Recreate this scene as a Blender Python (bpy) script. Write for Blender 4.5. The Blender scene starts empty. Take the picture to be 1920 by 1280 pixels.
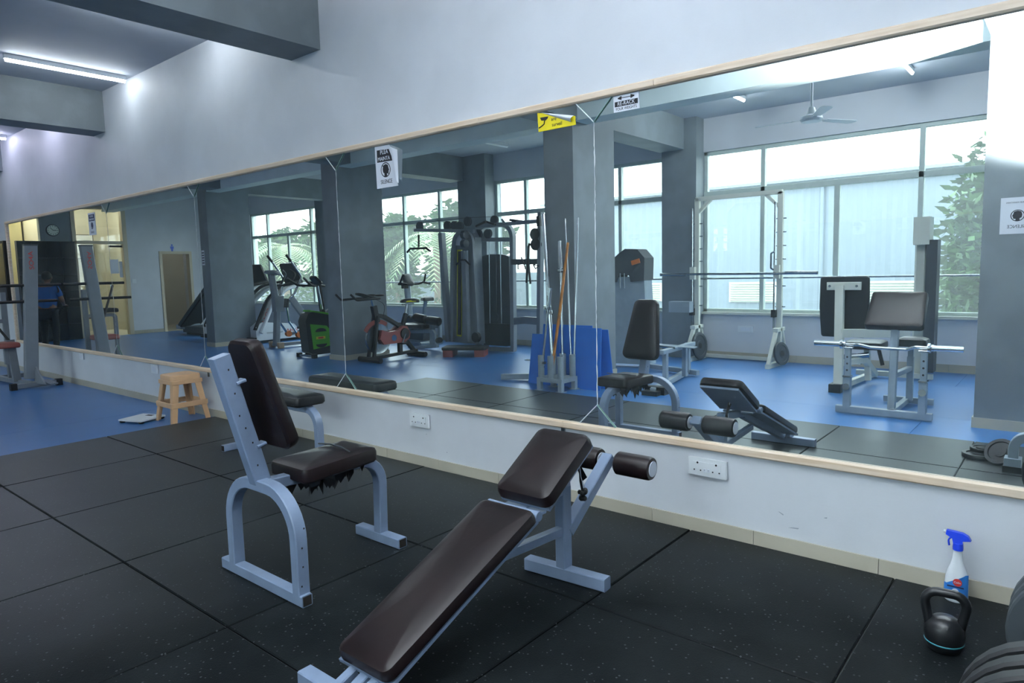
import bpy, math, random
from mathutils import Vector, Matrix
PI=math.pi
scene=bpy.context.scene
COL=scene.collection
rnd=random.Random(7)
# ------------------------------------------------------------------ camera, light, exposure
H_CAM=1.37
cam_d=bpy.data.cameras.new('camera'); cam=bpy.data.objects.new('camera',cam_d); COL.objects.link(cam)
cam_d.sensor_width=36.0; cam_d.lens=23.9865; cam_d.clip_start=0.05; cam_d.clip_end=300
cam.matrix_world=Matrix([[0.768869, -0.046832, 0.637689, 0.0], [0.638928, 0.094844, -0.763397, -3.223352], [-0.024729, 0.99439, 0.102845, 1.37], [0.0, 0.0, 0.0, 1.0]])
scene.camera=cam
scene.view_settings.view_transform='Standard'; scene.view_settings.look='None'
scene.view_settings.exposure=0.9; scene.view_settings.gamma=1.0
scene.view_settings.use_curve_mapping=False
world=bpy.data.worlds.new('overcast_sky'); scene.world=world; world.use_nodes=True
wn=world.node_tree; wn.nodes.clear()
wo=wn.nodes.new('ShaderNodeOutputWorld'); wb=wn.nodes.new('ShaderNodeBackground')
wt=wn.nodes.new('ShaderNodeTexCoord'); ws=wn.nodes.new('ShaderNodeSeparateXYZ'); wr=wn.nodes.new('ShaderNodeValToRGB')
wn.links.new(wt.outputs['Generated'],ws.inputs[0]); wn.links.new(ws.outputs['Z'],wr.inputs[0])
wr.color_ramp.elements[0].position=0.0; wr.color_ramp.elements[0].color=(0.88,0.95,1.0,1)
wr.color_ramp.elements[1].position=0.6; wr.color_ramp.elements[1].color=(0.82,0.92,1.0,1)
wn.links.new(wr.outputs[0],wb.inputs['Color']); wb.inputs['Strength'].default_value=4.6
wn.links.new(wb.outputs[0],wo.inputs['Surface'])
def area_light(name,loc,rot,sx,sy,energy,color,portal=False):
    d=bpy.data.lights.new(name,'AREA'); d.shape='RECTANGLE'; d.size=sx; d.size_y=sy; d.energy=energy; d.color=color
    if portal: d.cycles.is_portal=True
    o=bpy.data.objects.new(name,d); COL.objects.link(o); o.location=loc; o.rotation_euler=rot; return o
BAYS=[(-17.2,-13.85),(-13.4,-9.35),(-8.5,-4.98),(-4.36,-0.62),(-0.1,3.6)]
for a,b in BAYS:
    area_light('sky_portal',((a+b)/2,-6.62,1.86),(PI/2,0,PI),b-a,2.35,1.0,(1,1,1),True)
# the photographer's flash, bounced up and back off beam and column
sp=bpy.data.lights.new('bounce_flash','SPOT'); sp.energy=2700; sp.spot_size=math.radians(88); sp.spot_blend=0.7; sp.shadow_soft_size=0.04; sp.color=(1.0,0.985,0.96)
so=bpy.data.objects.new('bounce_flash',sp); COL.objects.link(so); so.location=(0.05,-3.12,1.62)
so.rotation_euler=Vector((-0.5,0.30,1.0)).to_track_quat('-Z','Y').to_euler()
# ------------------------------------------------------------------ materials
def lin(h):
    h=h.lstrip('#'); c=[int(h[i:i+2],16)/255 for i in (0,2,4)]
    return tuple(x/12.92 if x<=.04045 else ((x+.055)/1.055)**2.4 for x in c)+(1,)
def mat(name,col,rough=.5,metal=0,spec=.5,var=0,scale=8,bump=0,bscale=60,col2=None,coat=0,stretch=None,lo=.42,hi=.62,detail=4):
    m=bpy.data.materials.new(name); m.use_nodes=True; nt=m.node_tree; b=nt.nodes['Principled BSDF']
    c=lin(col) if isinstance(col,str) else tuple(col)+(1,)
    b.inputs['Base Color'].default_value=c; b.inputs['Roughness'].default_value=rough; b.inputs['Metallic'].default_value=metal
    b.inputs['Specular IOR Level'].default_value=spec; b.inputs['Coat Weight'].default_value=coat
    if var or col2 or bump:
        tc=nt.nodes.new('ShaderNodeTexCoord'); mp=nt.nodes.new('ShaderNodeMapping')
        nt.links.new(tc.outputs['Object'],mp.inputs[0])
        if stretch: mp.inputs['Scale'].default_value=stretch
    if var or col2:
        n=nt.nodes.new('ShaderNodeTexNoise'); n.inputs['Scale'].default_value=scale; n.inputs['Detail'].default_value=detail
        nt.links.new(mp.outputs[0],n.inputs['Vector'])
        r=nt.nodes.new('ShaderNodeValToRGB'); r.color_ramp.elements[0].position=lo; r.color_ramp.elements[1].position=hi
        c2=(lin(col2) if isinstance(col2,str) else tuple(col2)+(1,)) if col2 else tuple(min(1,x*(1+var)) for x in c[:3])+(1,)
        c1=c if col2 else tuple(x*(1-var) for x in c[:3])+(1,)
        r.color_ramp.elements[0].color=c1; r.color_ramp.elements[1].color=c2
        nt.links.new(n.outputs['Fac'],r.inputs[0]); nt.links.new(r.outputs[0],b.inputs['Base Color'])
    if bump:
        n2=nt.nodes.new('ShaderNodeTexNoise'); n2.inputs['Scale'].default_value=bscale; n2.inputs['Detail'].default_value=3
        nt.links.new(mp.outputs[0],n2.inputs['Vector']); bp=nt.nodes.new('ShaderNodeBump'); bp.inputs['Strength'].default_value=bump; bp.inputs['Distance'].default_value=.01
        nt.links.new(n2.outputs['Fac'],bp.inputs['Height']); nt.links.new(bp.outputs[0],b.inputs['Normal'])
    return m
def emis(name,col,strength):
    m=bpy.data.materials.new(name); m.use_nodes=True; nt=m.node_tree; nt.nodes.clear()
    o=nt.nodes.new('ShaderNodeOutputMaterial'); e=nt.nodes.new('ShaderNodeEmission'); e.inputs[0].default_value=tuple(col)+(1,); e.inputs[1].default_value=strength
    nt.links.new(e.outputs[0],o.inputs[0]); return m
W=dict(
 wall=mat('white_emulsion','#c9cdd3',.62,var=.03,scale=2.2,bump=.05,bscale=90),
 wall_lo=mat('white_emulsion_scuffed','#c6cfdb',.55,col2='#b3bccb',scale=5,lo=.5,hi=.8,bump=.06,bscale=50),
 ceil=mat('ceiling_paint','#aab2bc',.7,var=.02,scale=3),
 grey=mat('grey_paint','#747e84',.6,var=.08,scale=3,bump=.08,bscale=40),
 beamw=mat('pale_beam_paint','#c3d4d6',.55,var=.03,scale=3),
 skirt=mat('beige_skirting_tile','#b0ab9b',.28,var=.04,scale=3),
 pine=mat('pine_wood','#d9c7b2',.45,col2='#ccb59b',scale=4,stretch=(.6,8,14),bump=.03,bscale=30),
 vinyl=mat('blue_vinyl','#2d68a4',.33,spec=.9,var=.03,scale=1.5),
 seam=mat('vinyl_seam','#8fb0cf',.5),
 slab=mat('floor_slab','#27405c',.6,var=.05),
 cream=mat('cream_metal','#c9cdc2',.4,var=.02),
 alu=mat('window_aluminium','#b3c0bb',.4,var=.03),
 steel=mat('blue_grey_enamel','#7989a1',.30,var=.05,scale=9,bump=.03,bscale=120),
 steel2=mat('grey_enamel','#8d9ca6',.35,var=.05,scale=9),
 dark=mat('rubber_black','#16181b',.55),
 plast=mat('black_plastic','#17191c',.35,var=.1),
 vinyl_b=mat('brown_vinyl_leather','#171011',.32,spec=.3,col2='#1d1415',scale=5,bump=.06,bscale=25),
 vinyl_k=mat('black_vinyl_leather','#181a1d',.36,spec=.35,col2='#1f2225',scale=5,bump=.05,bscale=25),
 chrome=mat('chrome','#c8ced2',.12,metal=1),
 steelbar=mat('steel_bar','#9aa1a5',.25,metal=1,var=.1,scale=30),
 wood=mat('bamboo_stick','#b0702a',.5,col2='#8a5420',scale=7,stretch=(6,6,.8)),
 bluefoam=mat('blue_foam','#1a68c4',.6,var=.05,scale=4),
 plasticbeige=mat('beige_plastic','#cda57e',.42,var=.03),
 white=mat('white_plastic','#d5dade',.35),
 paper=mat('white_paper','#d3d8e2',.7),
 ink=mat('black_ink','#1c1e26',.7),
 navy=mat('navy_ink','#20264f',.6),
 yellow=mat('yellow_vinyl','#e3cf1c',.45),
 red=mat('red_decal','#c4352e',.5),
 orange=mat('orange_plastic','#d0702f',.5),
 green=mat('green_panel','#4fa41f',.35),
 redp=mat('dull_red_plastic','#8f4a43',.4),
 yel2=mat('yellow_plastic','#c9c421',.5),
 black=mat('black_paint','#101113',.5),
 granite=mat('dark_tile','#1b1a1c',.22,var=.2,scale=9),
 grout=mat('grout','#55585c',.7),
 cloth=mat('blue_polo_cotton','#16508f',.8,var=.05,bump=.1,bscale=20),
 trousers=mat('dark_trousers','#14161b',.85),
 skin=mat('brown_skin','#6e4a38',.5),
 hair=mat('black_hair','#0c0b0c',.6),
 creamwall=mat('cream_wall','#cfcbba',.7),
 yellowwall=mat('yellow_wall','#d9d0a4',.7,var=.03,scale=2),
 doorp=mat('beige_door','#c9bda4',.45,var=.02),
 hollow_shade_chip=mat('hollow_shade_and_chips','#1c1713',.9),  # painted shade for open tube ends, also the paint chip color
  steel3=mat('post_grey','#7a8189',.4,var=.04),
 footc=mat('foot_beige','#a9957e',.5),
 leaf=mat('leaf_green','#2a4822',.6,col2='#466a38',scale=3),
 palm=mat('palm_green','#5d7850',.6,col2='#828862',scale=2),
 bark=mat('bark','#6b5a48',.8),
 ground=mat('yard_ground','#9a9a8c',.9,var=.1,scale=2),
 shed=mat('white_sheet_metal','#83909d',.5,var=.02),
 louvre=mat('louvre_white','#d8dad2',.6),
 grassm=mat('grass','#6f8a52',.9,var=.2,scale=4),
 brownwood=mat('brown_wood','#4f3424',.5),
 bluebin=mat('blue_bin','#2a55c0',.4),
 greyrubber=mat('grey_rubber','#3c4348',.5),
 spraywhite=mat('cloudy_bottle','#d5dbe0',.25),
 sprayblue=mat('blue_trigger','#2447d8',.35),
 label=mat('blue_label','#2f78c4',.4),
 teal=mat('teal_ring','#3f8e9a',.4),
 clockf=mat('clock_face','#c9d6cc',.5),
 glassedge=mat('green_glass_edge','#7fa39a',.3),
 scuff=mat('scuff_grey','#939ba6',.7),
 tv=mat('screen_glass','#17171a',.12),
)
def mat_rubber():
    m=mat('rubber_mat_speckled','#111416',.5,spec=.05,col2='#1d2123',scale=2.4,lo=.35,hi=.7,bump=.2,bscale=220)
    nt=m.node_tree; b=nt.nodes['Principled BSDF']; b.inputs['Specular IOR Level'].default_value=.02
    lw=nt.nodes.new('ShaderNodeLayerWeight'); lw.inputs[0].default_value=.5; mr=nt.nodes.new('ShaderNodeMapRange'); mr.inputs[1].default_value=.55; mr.inputs[2].default_value=.9; mr.inputs[3].default_value=.004; mr.inputs[4].default_value=.26
    gl=nt.nodes.new('ShaderNodeBsdfGlossy'); gl.inputs['Roughness'].default_value=.36; gl.inputs['Color'].default_value=(.8,.85,.85,1); x=nt.nodes.new('ShaderNodeMixShader')
    nt.links.new(lw.outputs['Facing'],mr.inputs[0]); nt.links.new(mr.outputs[0],x.inputs[0]); nt.links.new(b.outputs[0],x.inputs[1]); nt.links.new(gl.outputs[0],x.inputs[2])
    nt.links.new(x.outputs[0],nt.nodes['Material Output'].inputs[0])
    nt=m.node_tree; b=nt.nodes['Principled BSDF']; src=b.inputs['Base Color'].links[0].from_socket
    tc=[n for n in nt.nodes if n.type=='TEX_COORD'][0]
    v=nt.nodes.new('ShaderNodeTexVoronoi'); v.inputs['Scale'].default_value=62; nt.links.new(tc.outputs['Object'],v.inputs['Vector'])
    r=nt.nodes.new('ShaderNodeMath'); r.operation='LESS_THAN'; r.inputs[1].default_value=.24
    nt.links.new(v.outputs['Distance'],r.inputs[0])
    c=nt.nodes.new('ShaderNodeMath'); c.operation='GREATER_THAN'; c.inputs[1].default_value=.8
    sx=nt.nodes.new('ShaderNodeSeparateColor'); nt.links.new(v.outputs['Color'],sx.inputs[0]); nt.links.new(sx.outputs[0],c.inputs[0])
    mu=nt.nodes.new('ShaderNodeMath'); mu.operation='MULTIPLY'; nt.links.new(r.outputs[0],mu.inputs[0]); nt.links.new(c.outputs[0],mu.inputs[1])
    mx=nt.nodes.new('ShaderNodeMix'); mx.data_type='RGBA'; nt.links.new(mu.outputs[0],mx.inputs[0]); nt.links.new(src,mx.inputs[6]); mx.inputs[7].default_value=lin('#43474a')
    nt.links.new(mx.outputs[2],b.inputs['Base Color']); return m
W['mat']=mat_rubber()
def mat_mirror():
    m=bpy.data.materials.new('dusty_mirror'); m.use_nodes=True; nt=m.node_tree; nt.nodes.clear()
    o=nt.nodes.new('ShaderNodeOutputMaterial'); g=nt.nodes.new('ShaderNodeBsdfGlossy'); d=nt.nodes.new('ShaderNodeBsdfDiffuse'); x=nt.nodes.new('ShaderNodeMixShader')
    g.inputs['Color'].default_value=(.83,.875,.87,1); g.inputs['Roughness'].default_value=0.0; d.inputs['Color'].default_value=(.62,.78,.84,1)
    tc=nt.nodes.new('ShaderNodeTexCoord'); n=nt.nodes.new('ShaderNodeTexNoise'); n.inputs['Scale'].default_value=1.3; n.inputs['Detail'].default_value=6
    nt.links.new(tc.outputs['Object'],n.inputs['Vector']); mr=nt.nodes.new('ShaderNodeMapRange'); mr.inputs[1].default_value=.3; mr.inputs[2].default_value=.8; mr.inputs[3].default_value=.02; mr.inputs[4].default_value=.055
    nt.links.new(n.outputs['Fac'],mr.inputs[0]); nt.links.new(mr.outputs[0],x.inputs[0])
    nt.links.new(g.outputs[0],x.inputs[1]); nt.links.new(d.outputs[0],x.inputs[2]); nt.links.new(x.outputs[0],o.inputs[0]); return m
W['mirror']=mat_mirror()
def mat_glass(name,tint,gl=.05,dirt=0):
    m=bpy.data.materials.new(name); m.use_nodes=True; nt=m.node_tree; nt.nodes.clear()
    o=nt.nodes.new('ShaderNodeOutputMaterial'); g=nt.nodes.new('ShaderNodeBsdfGlossy'); t=nt.nodes.new('ShaderNodeBsdfTransparent'); x=nt.nodes.new('ShaderNodeMixShader')
    t.inputs[0].default_value=tint+(1,); g.inputs['Roughness'].default_value=.02; x.inputs[0].default_value=gl
    nt.links.new(t.outputs[0],x.inputs[1]); nt.links.new(g.outputs[0],x.inputs[2]); nt.links.new(x.outputs[0],o.inputs[0])
    if dirt:   # dusty film on old panes
        tl=nt.nodes.new('ShaderNodeBsdfTranslucent'); tl.inputs[0].default_value=(.85,.92,.93,1); x2=nt.nodes.new('ShaderNodeMixShader'); x2.inputs[0].default_value=dirt
        nt.links.new(x.outputs[0],x2.inputs[1]); nt.links.new(tl.outputs[0],x2.inputs[2]); nt.links.new(x2.outputs[0],o.inputs[0])
    return m
W['glass']=mat_glass('window_glass',(.93,.97,.96),.05,.045); W['glass2']=mat_glass('door_glass',(.95,.96,.92))
W['led']=emis('led_tube_glow',(.88,.95,1.0),27); W['led3']=emis('led_tube_glow_window_bay',(.88,.95,1.0),110); W['led2']=emis('led_tube_glow_violet',(.80,.78,1.0),28)
# ------------------------------------------------------------------ mesh helpers
X3,Y3,Z3=Vector((1,0,0)),Vector((0,1,0)),Vector((0,0,1))
def TR(loc,ang=0): return Matrix.Translation(Vector(loc))@Matrix.Rotation(ang,4,'Z')
def fil(pts,r,k=5):
    pts=[Vector(p) for p in pts]; out=[pts[0]]
    for i in range(1,len(pts)-1):
        a,b,c=pts[i-1],pts[i],pts[i+1]; u=(a-b); v=(c-b); lu,lv=u.length,v.length; u/=lu; v/=lv
        ang=u.angle(v); 
        if ang>PI-.02: out.append(b); continue
        t=min(r/math.tan(ang/2),lu*.49,lv*.49); p0=b+u*t; p1=b+v*t; rr=t*math.tan(ang/2); cen=b+(u+v).normalized()*(rr/math.sin(ang/2))
        q0=p0-cen; q1=p1-cen; w=q0.angle(q1)
        for j in range(k+1):
            s=j/k; out.append(cen+(q0*math.sin((1-s)*w)+q1*math.sin(s*w))/math.sin(w))
    out.append(pts[-1]); return out
def circ(r,n): return [(r*math.cos(2*PI*i/n),r*math.sin(2*PI*i/n)) for i in range(n)]
def rrect(w,h,r=.004,k=2):
    o=[]
    for cx,cy,a in ((w/2-r,h/2-r,0),(-w/2+r,h/2-r,PI/2),(-w/2+r,-h/2+r,PI),(w/2-r,-h/2+r,1.5*PI)):
        for j in range(k): t=a+PI/2*j/(k-1); o.append((cx+r*math.cos(t),cy+r*math.sin(t)))
    return o
class MB:
    def __init__(s,M=None): s.v=[]; s.f=[]; s.M=M
    def add(s,v,f):
        n=len(s.v); s.v+=[(s.M@Vector(p)) if s.M else Vector(p) for p in v]; s.f+=[[i+n for i in q] for q in f]; return s
    def box(s,c,d,R=None):
        c=Vector(c); x,y,z=[q/2 for q in d]; P=[Vector((a,b,e)) for a in (-x,x) for b in (-y,y) for e in (-z,z)]
        if R: P=[R@p for p in P]
        return s.add([p+c for p in P],[(0,1,3,2),(4,6,7,5),(0,4,5,1),(2,3,7,6),(0,2,6,4),(1,5,7,3)])
    def bx(s,a,b): return s.box([(p+q)/2 for p,q in zip(a,b)],[abs(p-q) for p,q in zip(a,b)])
    def sweep(s,path,prof,up=None,scale=None):
        P=[Vector(p) for p in path]; n=len(prof); V=[]; F=[]
        t0=(P[1]-P[0]).normalized(); up=Vector(up) if up else (Z3 if abs(t0.z)<.95 else Y3)
        r=(t0.cross(up)).normalized(); u=r.cross(t0).normalized(); pt=t0
        for i,p in enumerate(P):
            if i==0: t=t0
            elif i==len(P)-1: t=(P[i]-P[i-1]).normalized()
            else: t=((P[i]-P[i-1]).normalized()+(P[i+1]-P[i]).normalized()).normalized()
            q=pt.rotation_difference(t); r=q@r; u=q@u; pt=t
            k=1.0
            if 0<i<len(P)-1: k=1/max(.5,t.dot((P[i]-P[i-1]).normalized()))
            sc=scale[i] if scale else 1
            V+=[p+r*(a*sc)+u*(b*sc) for a,b in prof]
        for i in range(len(P)-1):
            for j in range(n): F.append((i*n+j,i*n+(j+1)%n,(i+1)*n+(j+1)%n,(i+1)*n+j))
        F.append(tuple(range(n-1,-1,-1))); F.append(tuple((len(P)-1)*n+j for j in range(n)))
        return s.add(V,F)
    def bar(s,p,q,w,h=None,up=None,r=.004): return s.sweep([p,q],rrect(w,h or w,min(r,w*.3,(h or w)*.3)),up)
    def tube(s,path,r,n=10,scale=None): return s.sweep(path,circ(r,n),None,scale)
    def cyl(s,p,q,r,n=16): return s.sweep([p,q],circ(r,n))
    def lathe(s,prof,c,axis=Z3,n=24):
        c=Vector(c); axis=Vector(axis).normalized(); a=axis.orthogonal().normalized(); b=axis.cross(a); V=[]; F=[]; m=len(prof)
        for r,z in prof:
            for i in range(n): t=2*PI*i/n; V.append(c+axis*z+(a*math.cos(t)+b*math.sin(t))*max(r,1e-4))
        for k in range(m-1):
            for i in range(n): F.append((k*n+i,k*n+(i+1)%n,(k+1)*n+(i+1)%n,(k+1)*n+i))
        F.append(tuple(range(n-1,-1,-1))); F.append(tuple((m-1)*n+i for i in range(n)))
        return s.add(V,F)
    def poly(s,pts,d):
        P=[Vector(p) for p in pts]; d=Vector(d); n=len(P)
        return s.add(P+[p+d for p in P],[tuple(range(n)),tuple(range(2*n-1,n-1,-1))]+[(i,i+n,(i+1)%n+n,(i+1)%n) for i in range(n)])
    def pad(s,out,th,puff,o,u,v,w,r=.02,under=.0):
        # cushion: outline (u,v pairs) lifted along w; rounded rim and a puffed crown
        o,u,v,w=[Vector(q) for q in (o,u,v,w)]
        if sum(a[0]*b[1]-b[0]*a[1] for a,b in zip(out,out[1:]+out[:1]))<0: out=out[::-1]
        n=len(out); cx=sum(p[0] for p in out)/n; cy=sum(p[1] for p in out)/n
        ext=max(max(abs(p[0]-cx),abs(p[1]-cy)) for p in out)
        def ring(ins,h): 
            L=[]
            for i in range(n):
                a,b,c=out[i-1],out[i],out[(i+1)%n]; dx,dy=c[0]-a[0],c[1]-a[1]; l=math.hypot(dx,dy) or 1
                L.append(o+u*(b[0]-dy/l*ins)+v*(b[1]+dx/l*ins)+w*h)
            return L
        rs=[ring(r*.5,-under),ring(0,r*.5),ring(0,th-r),ring(r*.3,th-r*.3),ring(r,th)]
        V=[p for q in rs for p in q]; F=[tuple(range(n-1,-1,-1))]
        top=rs[-1]; cen=sum(top,Vector())/n
        for k,hh in ((.86,.45),(.6,.82),(.3,.97)): V+=[cen+(p-cen)*k+w*(puff*hh) for p in top]
        V.append(cen+w*puff); m=len(rs)+3
        for k in range(m-1):
            for i in range(n): F.append((k*n+i,k*n+(i+1)%n,(k+1)*n+(i+1)%n,(k+1)*n+i))
        for i in range(n): F.append(((m-1)*n+i,(m-1)*n+(i+1)%n,m*n))
        return s.add(V,F)
    def ball(s,c,rx,ry=None,rz=None,n=12,m=8):
        ry=ry or rx; rz=rz or rx; c=Vector(c); V=[c+Vector((0,0,-rz))]; F=[]
        for k in range(1,m):
            a=PI*k/m-PI/2
            V+=[c+Vector((rx*math.cos(a)*math.cos(2*PI*i/n),ry*math.cos(a)*math.sin(2*PI*i/n),rz*math.sin(a))) for i in range(n)]
        V.append(c+Vector((0,0,rz))); e=len(V)-1
        for i in range(n): F.append((0,1+(i+1)%n,1+i)); F.append((e,e-n+i,e-n+(i+1)%n))
        for k in range(m-2):
            for i in range(n): F.append((1+k*n+i,1+k*n+(i+1)%n,1+(k+1)*n+(i+1)%n,1+(k+1)*n+i))
        return s.add(V,F)
def outline(corners,r,k=4):
    # rounded polygon outline in 2D, counter-clockwise
    n=len(corners); o=[]
    for i in range(n):
        a,b,c=[Vector((*corners[j%n],0)) for j in (i-1,i,i+1)]
        o+=[(p.x,p.y) for p in fil([(a+b)/2,b,(b+c)/2],r,k)[1:-1]]
    return o
WL={}
def put(name,mb,m,parent=None,smooth=True,sharp=38):
    me=bpy.data.meshes.new(name); L=WL.get(parent.name,Vector()) if parent else Vector()
    me.from_pydata([tuple(p-L) for p in mb.v],[],mb.f); me.validate()
    me.materials.append(W[m] if isinstance(m,str) else m)
    if smooth:
        me.polygons.foreach_set('use_smooth',[True]*len(me.polygons)); me.set_sharp_from_angle(angle=math.radians(sharp))
    o=bpy.data.objects.new(name,me); COL.objects.link(o)
    if parent: o.parent=parent; WL[o.name]=L
    else: WL[o.name]=Vector()
    return o
def thing(name,label,cat,loc,group=None):
    o=bpy.data.objects.new(name,None); COL.objects.link(o); o.empty_display_size=.1; o.location=loc; WL[o.name]=Vector(loc)
    o['label']=label; o['category']=cat
    if group: o['group']=group
    return o
def solo(name,mb,m,label,cat,group=None,loc=None,**k):
    if loc is None:
        xs=[p.x for p in mb.v]; ys=[p.y for p in mb.v]; loc=((min(xs)+max(xs))/2,(min(ys)+max(ys))/2,min(p.z for p in mb.v))
    L=Vector(loc); mb.v=[p-L for p in mb.v]
    o=put(name,mb,m,None,**k); o.location=L; WL[o.name]=L; o['label']=label; o['category']=cat
    if group: o['group']=group
    return o
def struct(name,mb,m,parent=None,**k):
    o=put(name,mb,m,parent,**k); o['kind']='structure'; return o
def text(name,body,h,loc,R,m,parent=None,sx=1.0,bold=.0):
    cu=bpy.data.curves.new(name,'FONT'); cu.body=body; cu.size=h; cu.align_x='CENTER'; cu.align_y='CENTER'; cu.extrude=.0004; cu.offset=bold
    t=bpy.data.objects.new(name,cu); me=bpy.data.meshes.new_from_object(t); bpy.data.objects.remove(t)
    mb=MB(); M=Matrix.Translation(Vector(loc))@R.to_4x4()@Matrix.Diagonal((sx,1,1,1))
    mb.add([M@v.co for v in me.vertices],[tuple(p.vertices) for p in me.polygons]); bpy.data.meshes.remove(me)
    return put(name,mb,m,parent,smooth=False)
R_ROOM=Matrix.Rotation(PI/2,3,'X')                         # faces -y (into the room from the mirror wall)
R_WALL=Matrix.Rotation(PI,3,'Z')@Matrix.Rotation(PI/2,3,'X') # faces +y
R_SIDE=Matrix.Rotation(PI/2,3,'Z')@Matrix.Rotation(PI/2,3,'X') # faces +x
# ------------------------------------------------------------------ room shell
XL,XR,YW,ZC=-18.6,3.9,-6.55,3.52
fl=struct('floor',MB().bx((-21.6,-6.75,-.12),(XR+.15,.15,-.004)),'slab')
fl['label']='blue vinyl gym floor'
xs=[-18.6,-14.9,-11.2,-7.5,-3.8,-.1,3.9]; ys=[-.01,-1.84,-3.68,-5.5,-6.54]
for i in range(6):
    for j in range(4):
        off=.9 if j%2 else 0
        a=max(XL,xs[i]-off); b=min(XR,xs[i+1]-off) if i<5 else XR
        put('vinyl_sheet',MB().bx((a+.0015,ys[j+1]+.0015,-.004),(b-.0015,ys[j]-.0015,0)),'vinyl',fl,smooth=False)
put('vinyl_sheet',MB().bx((-21.5,-6.5,-.004),(XL-.002,0,0)),'creamwall',fl,smooth=False)
struct('wall_mirror',MB().bx((-21.6,0,-.1),(XR+.15,.15,ZC+.1)),'wall',smooth=False)
struct('ceiling',MB().bx((-21.6,-6.75,ZC),(XR+.15,.15,ZC+.12)),'ceil',smooth=False)
struct('wall_right',MB().bx((XR,-6.75,-.1),(XR+.15,.0,ZC)),'wall',smooth=False)
ww=MB(); PIL=[(-18.75,-17.2),(-13.85,-13.45),(-9.2,-8.5),(-4.93,-4.38),(-.6,-.1),(3.6,4.05)]
ww.bx((-21.6,YW-.2,-.1),(XR+.15,YW,.68)); ww.bx((-21.6,YW-.2,3.04),(XR+.15,YW,ZC)); ww.bx((-21.6,YW-.2,.68),(-17.2,YW,3.04)); ww.bx((3.6,YW-.2,.68),(4.05,YW,3.04))
struct('wall_window',ww,'wall',smooth=False)
for a,b in PIL[1:5]:
    struct('pillar',MB().bx((a,YW-.2,0),(b,-6.3,ZC)),'grey',smooth=False)
COLS=[(-13.6,-13.27),(-9.43,-9.04),(-4.98,-4.56),(-.63,-.17)]
for i,(a,b) in enumerate(COLS):
    struct('column',MB().bx((a,-4.32,0),(b,-3.42,ZC)),'grey',smooth=False)
    struct('baseboard_column',MB().bx((a-.012,-4.332,0),(b+.012,-3.408,.085)),'skirt',smooth=False)
    struct('beam',MB().bx((a+.012,-6.32,3.08),(b-.012,-4.31,ZC)),'grey',smooth=False)
for a,b in ((-13.1,-12.7),(-9.05,-8.69),(-4.90,-4.51),(-.62,-.2)):
    struct('beam',MB().bx((a,-3.49,3.07),(b,0,ZC)),'grey',smooth=False)
struct('beam',MB().bx((XL,-3.72,3.06),(XR,-3.445,ZC)),'beamw',smooth=False)
bb=struct('baseboard_mirror',MB().bx((XL,-.004,0),(XR,0,.07)),'grout',smooth=False)
x=-.625-.55*33
while x<XR-.1:
    put('skirting_tile',MB().bx((max(x,XL)+.0013,-.013,0),(min(x+.55,XR)-.0013,-.003,.078)),'skirt',bb,smooth=False); x+=.55
bw=struct('baseboard_window',MB().bx((XL,YW,0),(XR,YW+.004,.09)),'seam',smooth=False)
x=XL
while x<XR-.1:
    put('skirting_tile',MB().bx((x+.001,YW+.003,0),(min(x+.6,XR)-.001,YW+.013,.1)),'skirt',bw,smooth=False); x+=.6
# ------------------------------------------------------------------ windows
MUL=[([-16.4,-14.45],[-15.45]),([-12.4,-11.07,-10.0],[]),([-7.78,-5.82],[-6.8]),([-3.51,-1.57],[-2.53]),([.75,2.7],[1.72])]
BB=[(-17.2,-13.85),(-13.45,-9.2),(-8.5,-4.93),(-4.38,-.6),(-.1,3.6)]
for i,((a,b),(ml,sl)) in enumerate(zip(BB,MUL)):
    y=YW-.06; w=.055
    fr=MB()
    for xx in (a+w/2,b-w/2): fr.bar((xx,y,.68),(xx,y,3.04),w,.07,Y3)
    for z in (.68+w/2,3.04-w/2): fr.bar((a,y,z),(b,y,z),.07,w)
    wn_=struct('window_%d'%(i+1),fr,'alu')
    put('transom',MB().bar((a,y,2.425),(b,y,2.425),.08,.075),'alu',wn_)
    for xx in ml: put('mullion',MB().bar((xx,y,.7),(xx,y,3.02),.06,.08,Y3),'alu',wn_)
    for xx in sl:
        put('sash_stile',MB().bar((xx,y+.02,.72),(xx,y+.02,2.39),.07,.05,Y3),'alu',wn_)
    put('sill',MB().bx((a-.02,YW-.02,.655),(b+.02,YW+.05,.69)),'cream',wn_)
    cut=[a]+ml+[b]
    for p,q in zip(cut,cut[1:]):
        put('pane',MB().bx((p+.03,y-.006,2.45),(q-.03,y-.002,3.0)),'glass',wn_,smooth=False)
        mid=[s for s in sl if p<s<q]; c2=[p]+mid+[q]
        for p2,q2 in zip(c2,c2[1:]):
            put('pane',MB().bx((p2+.03,y-.006,.73),(q2-.03,y-.002,2.4)),'glass',wn_,smooth=False)
NM=['far left','second','third','fourth','far right']
for i,(a,b) in enumerate(BB):
    solo('guard_rail',MB().tube([(a,-6.47,1.185),(b,-6.47,1.185)],.014,10),'steelbar','thin metal guard rail across the %s window bay behind the machines'%NM[i],'rail')
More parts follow.
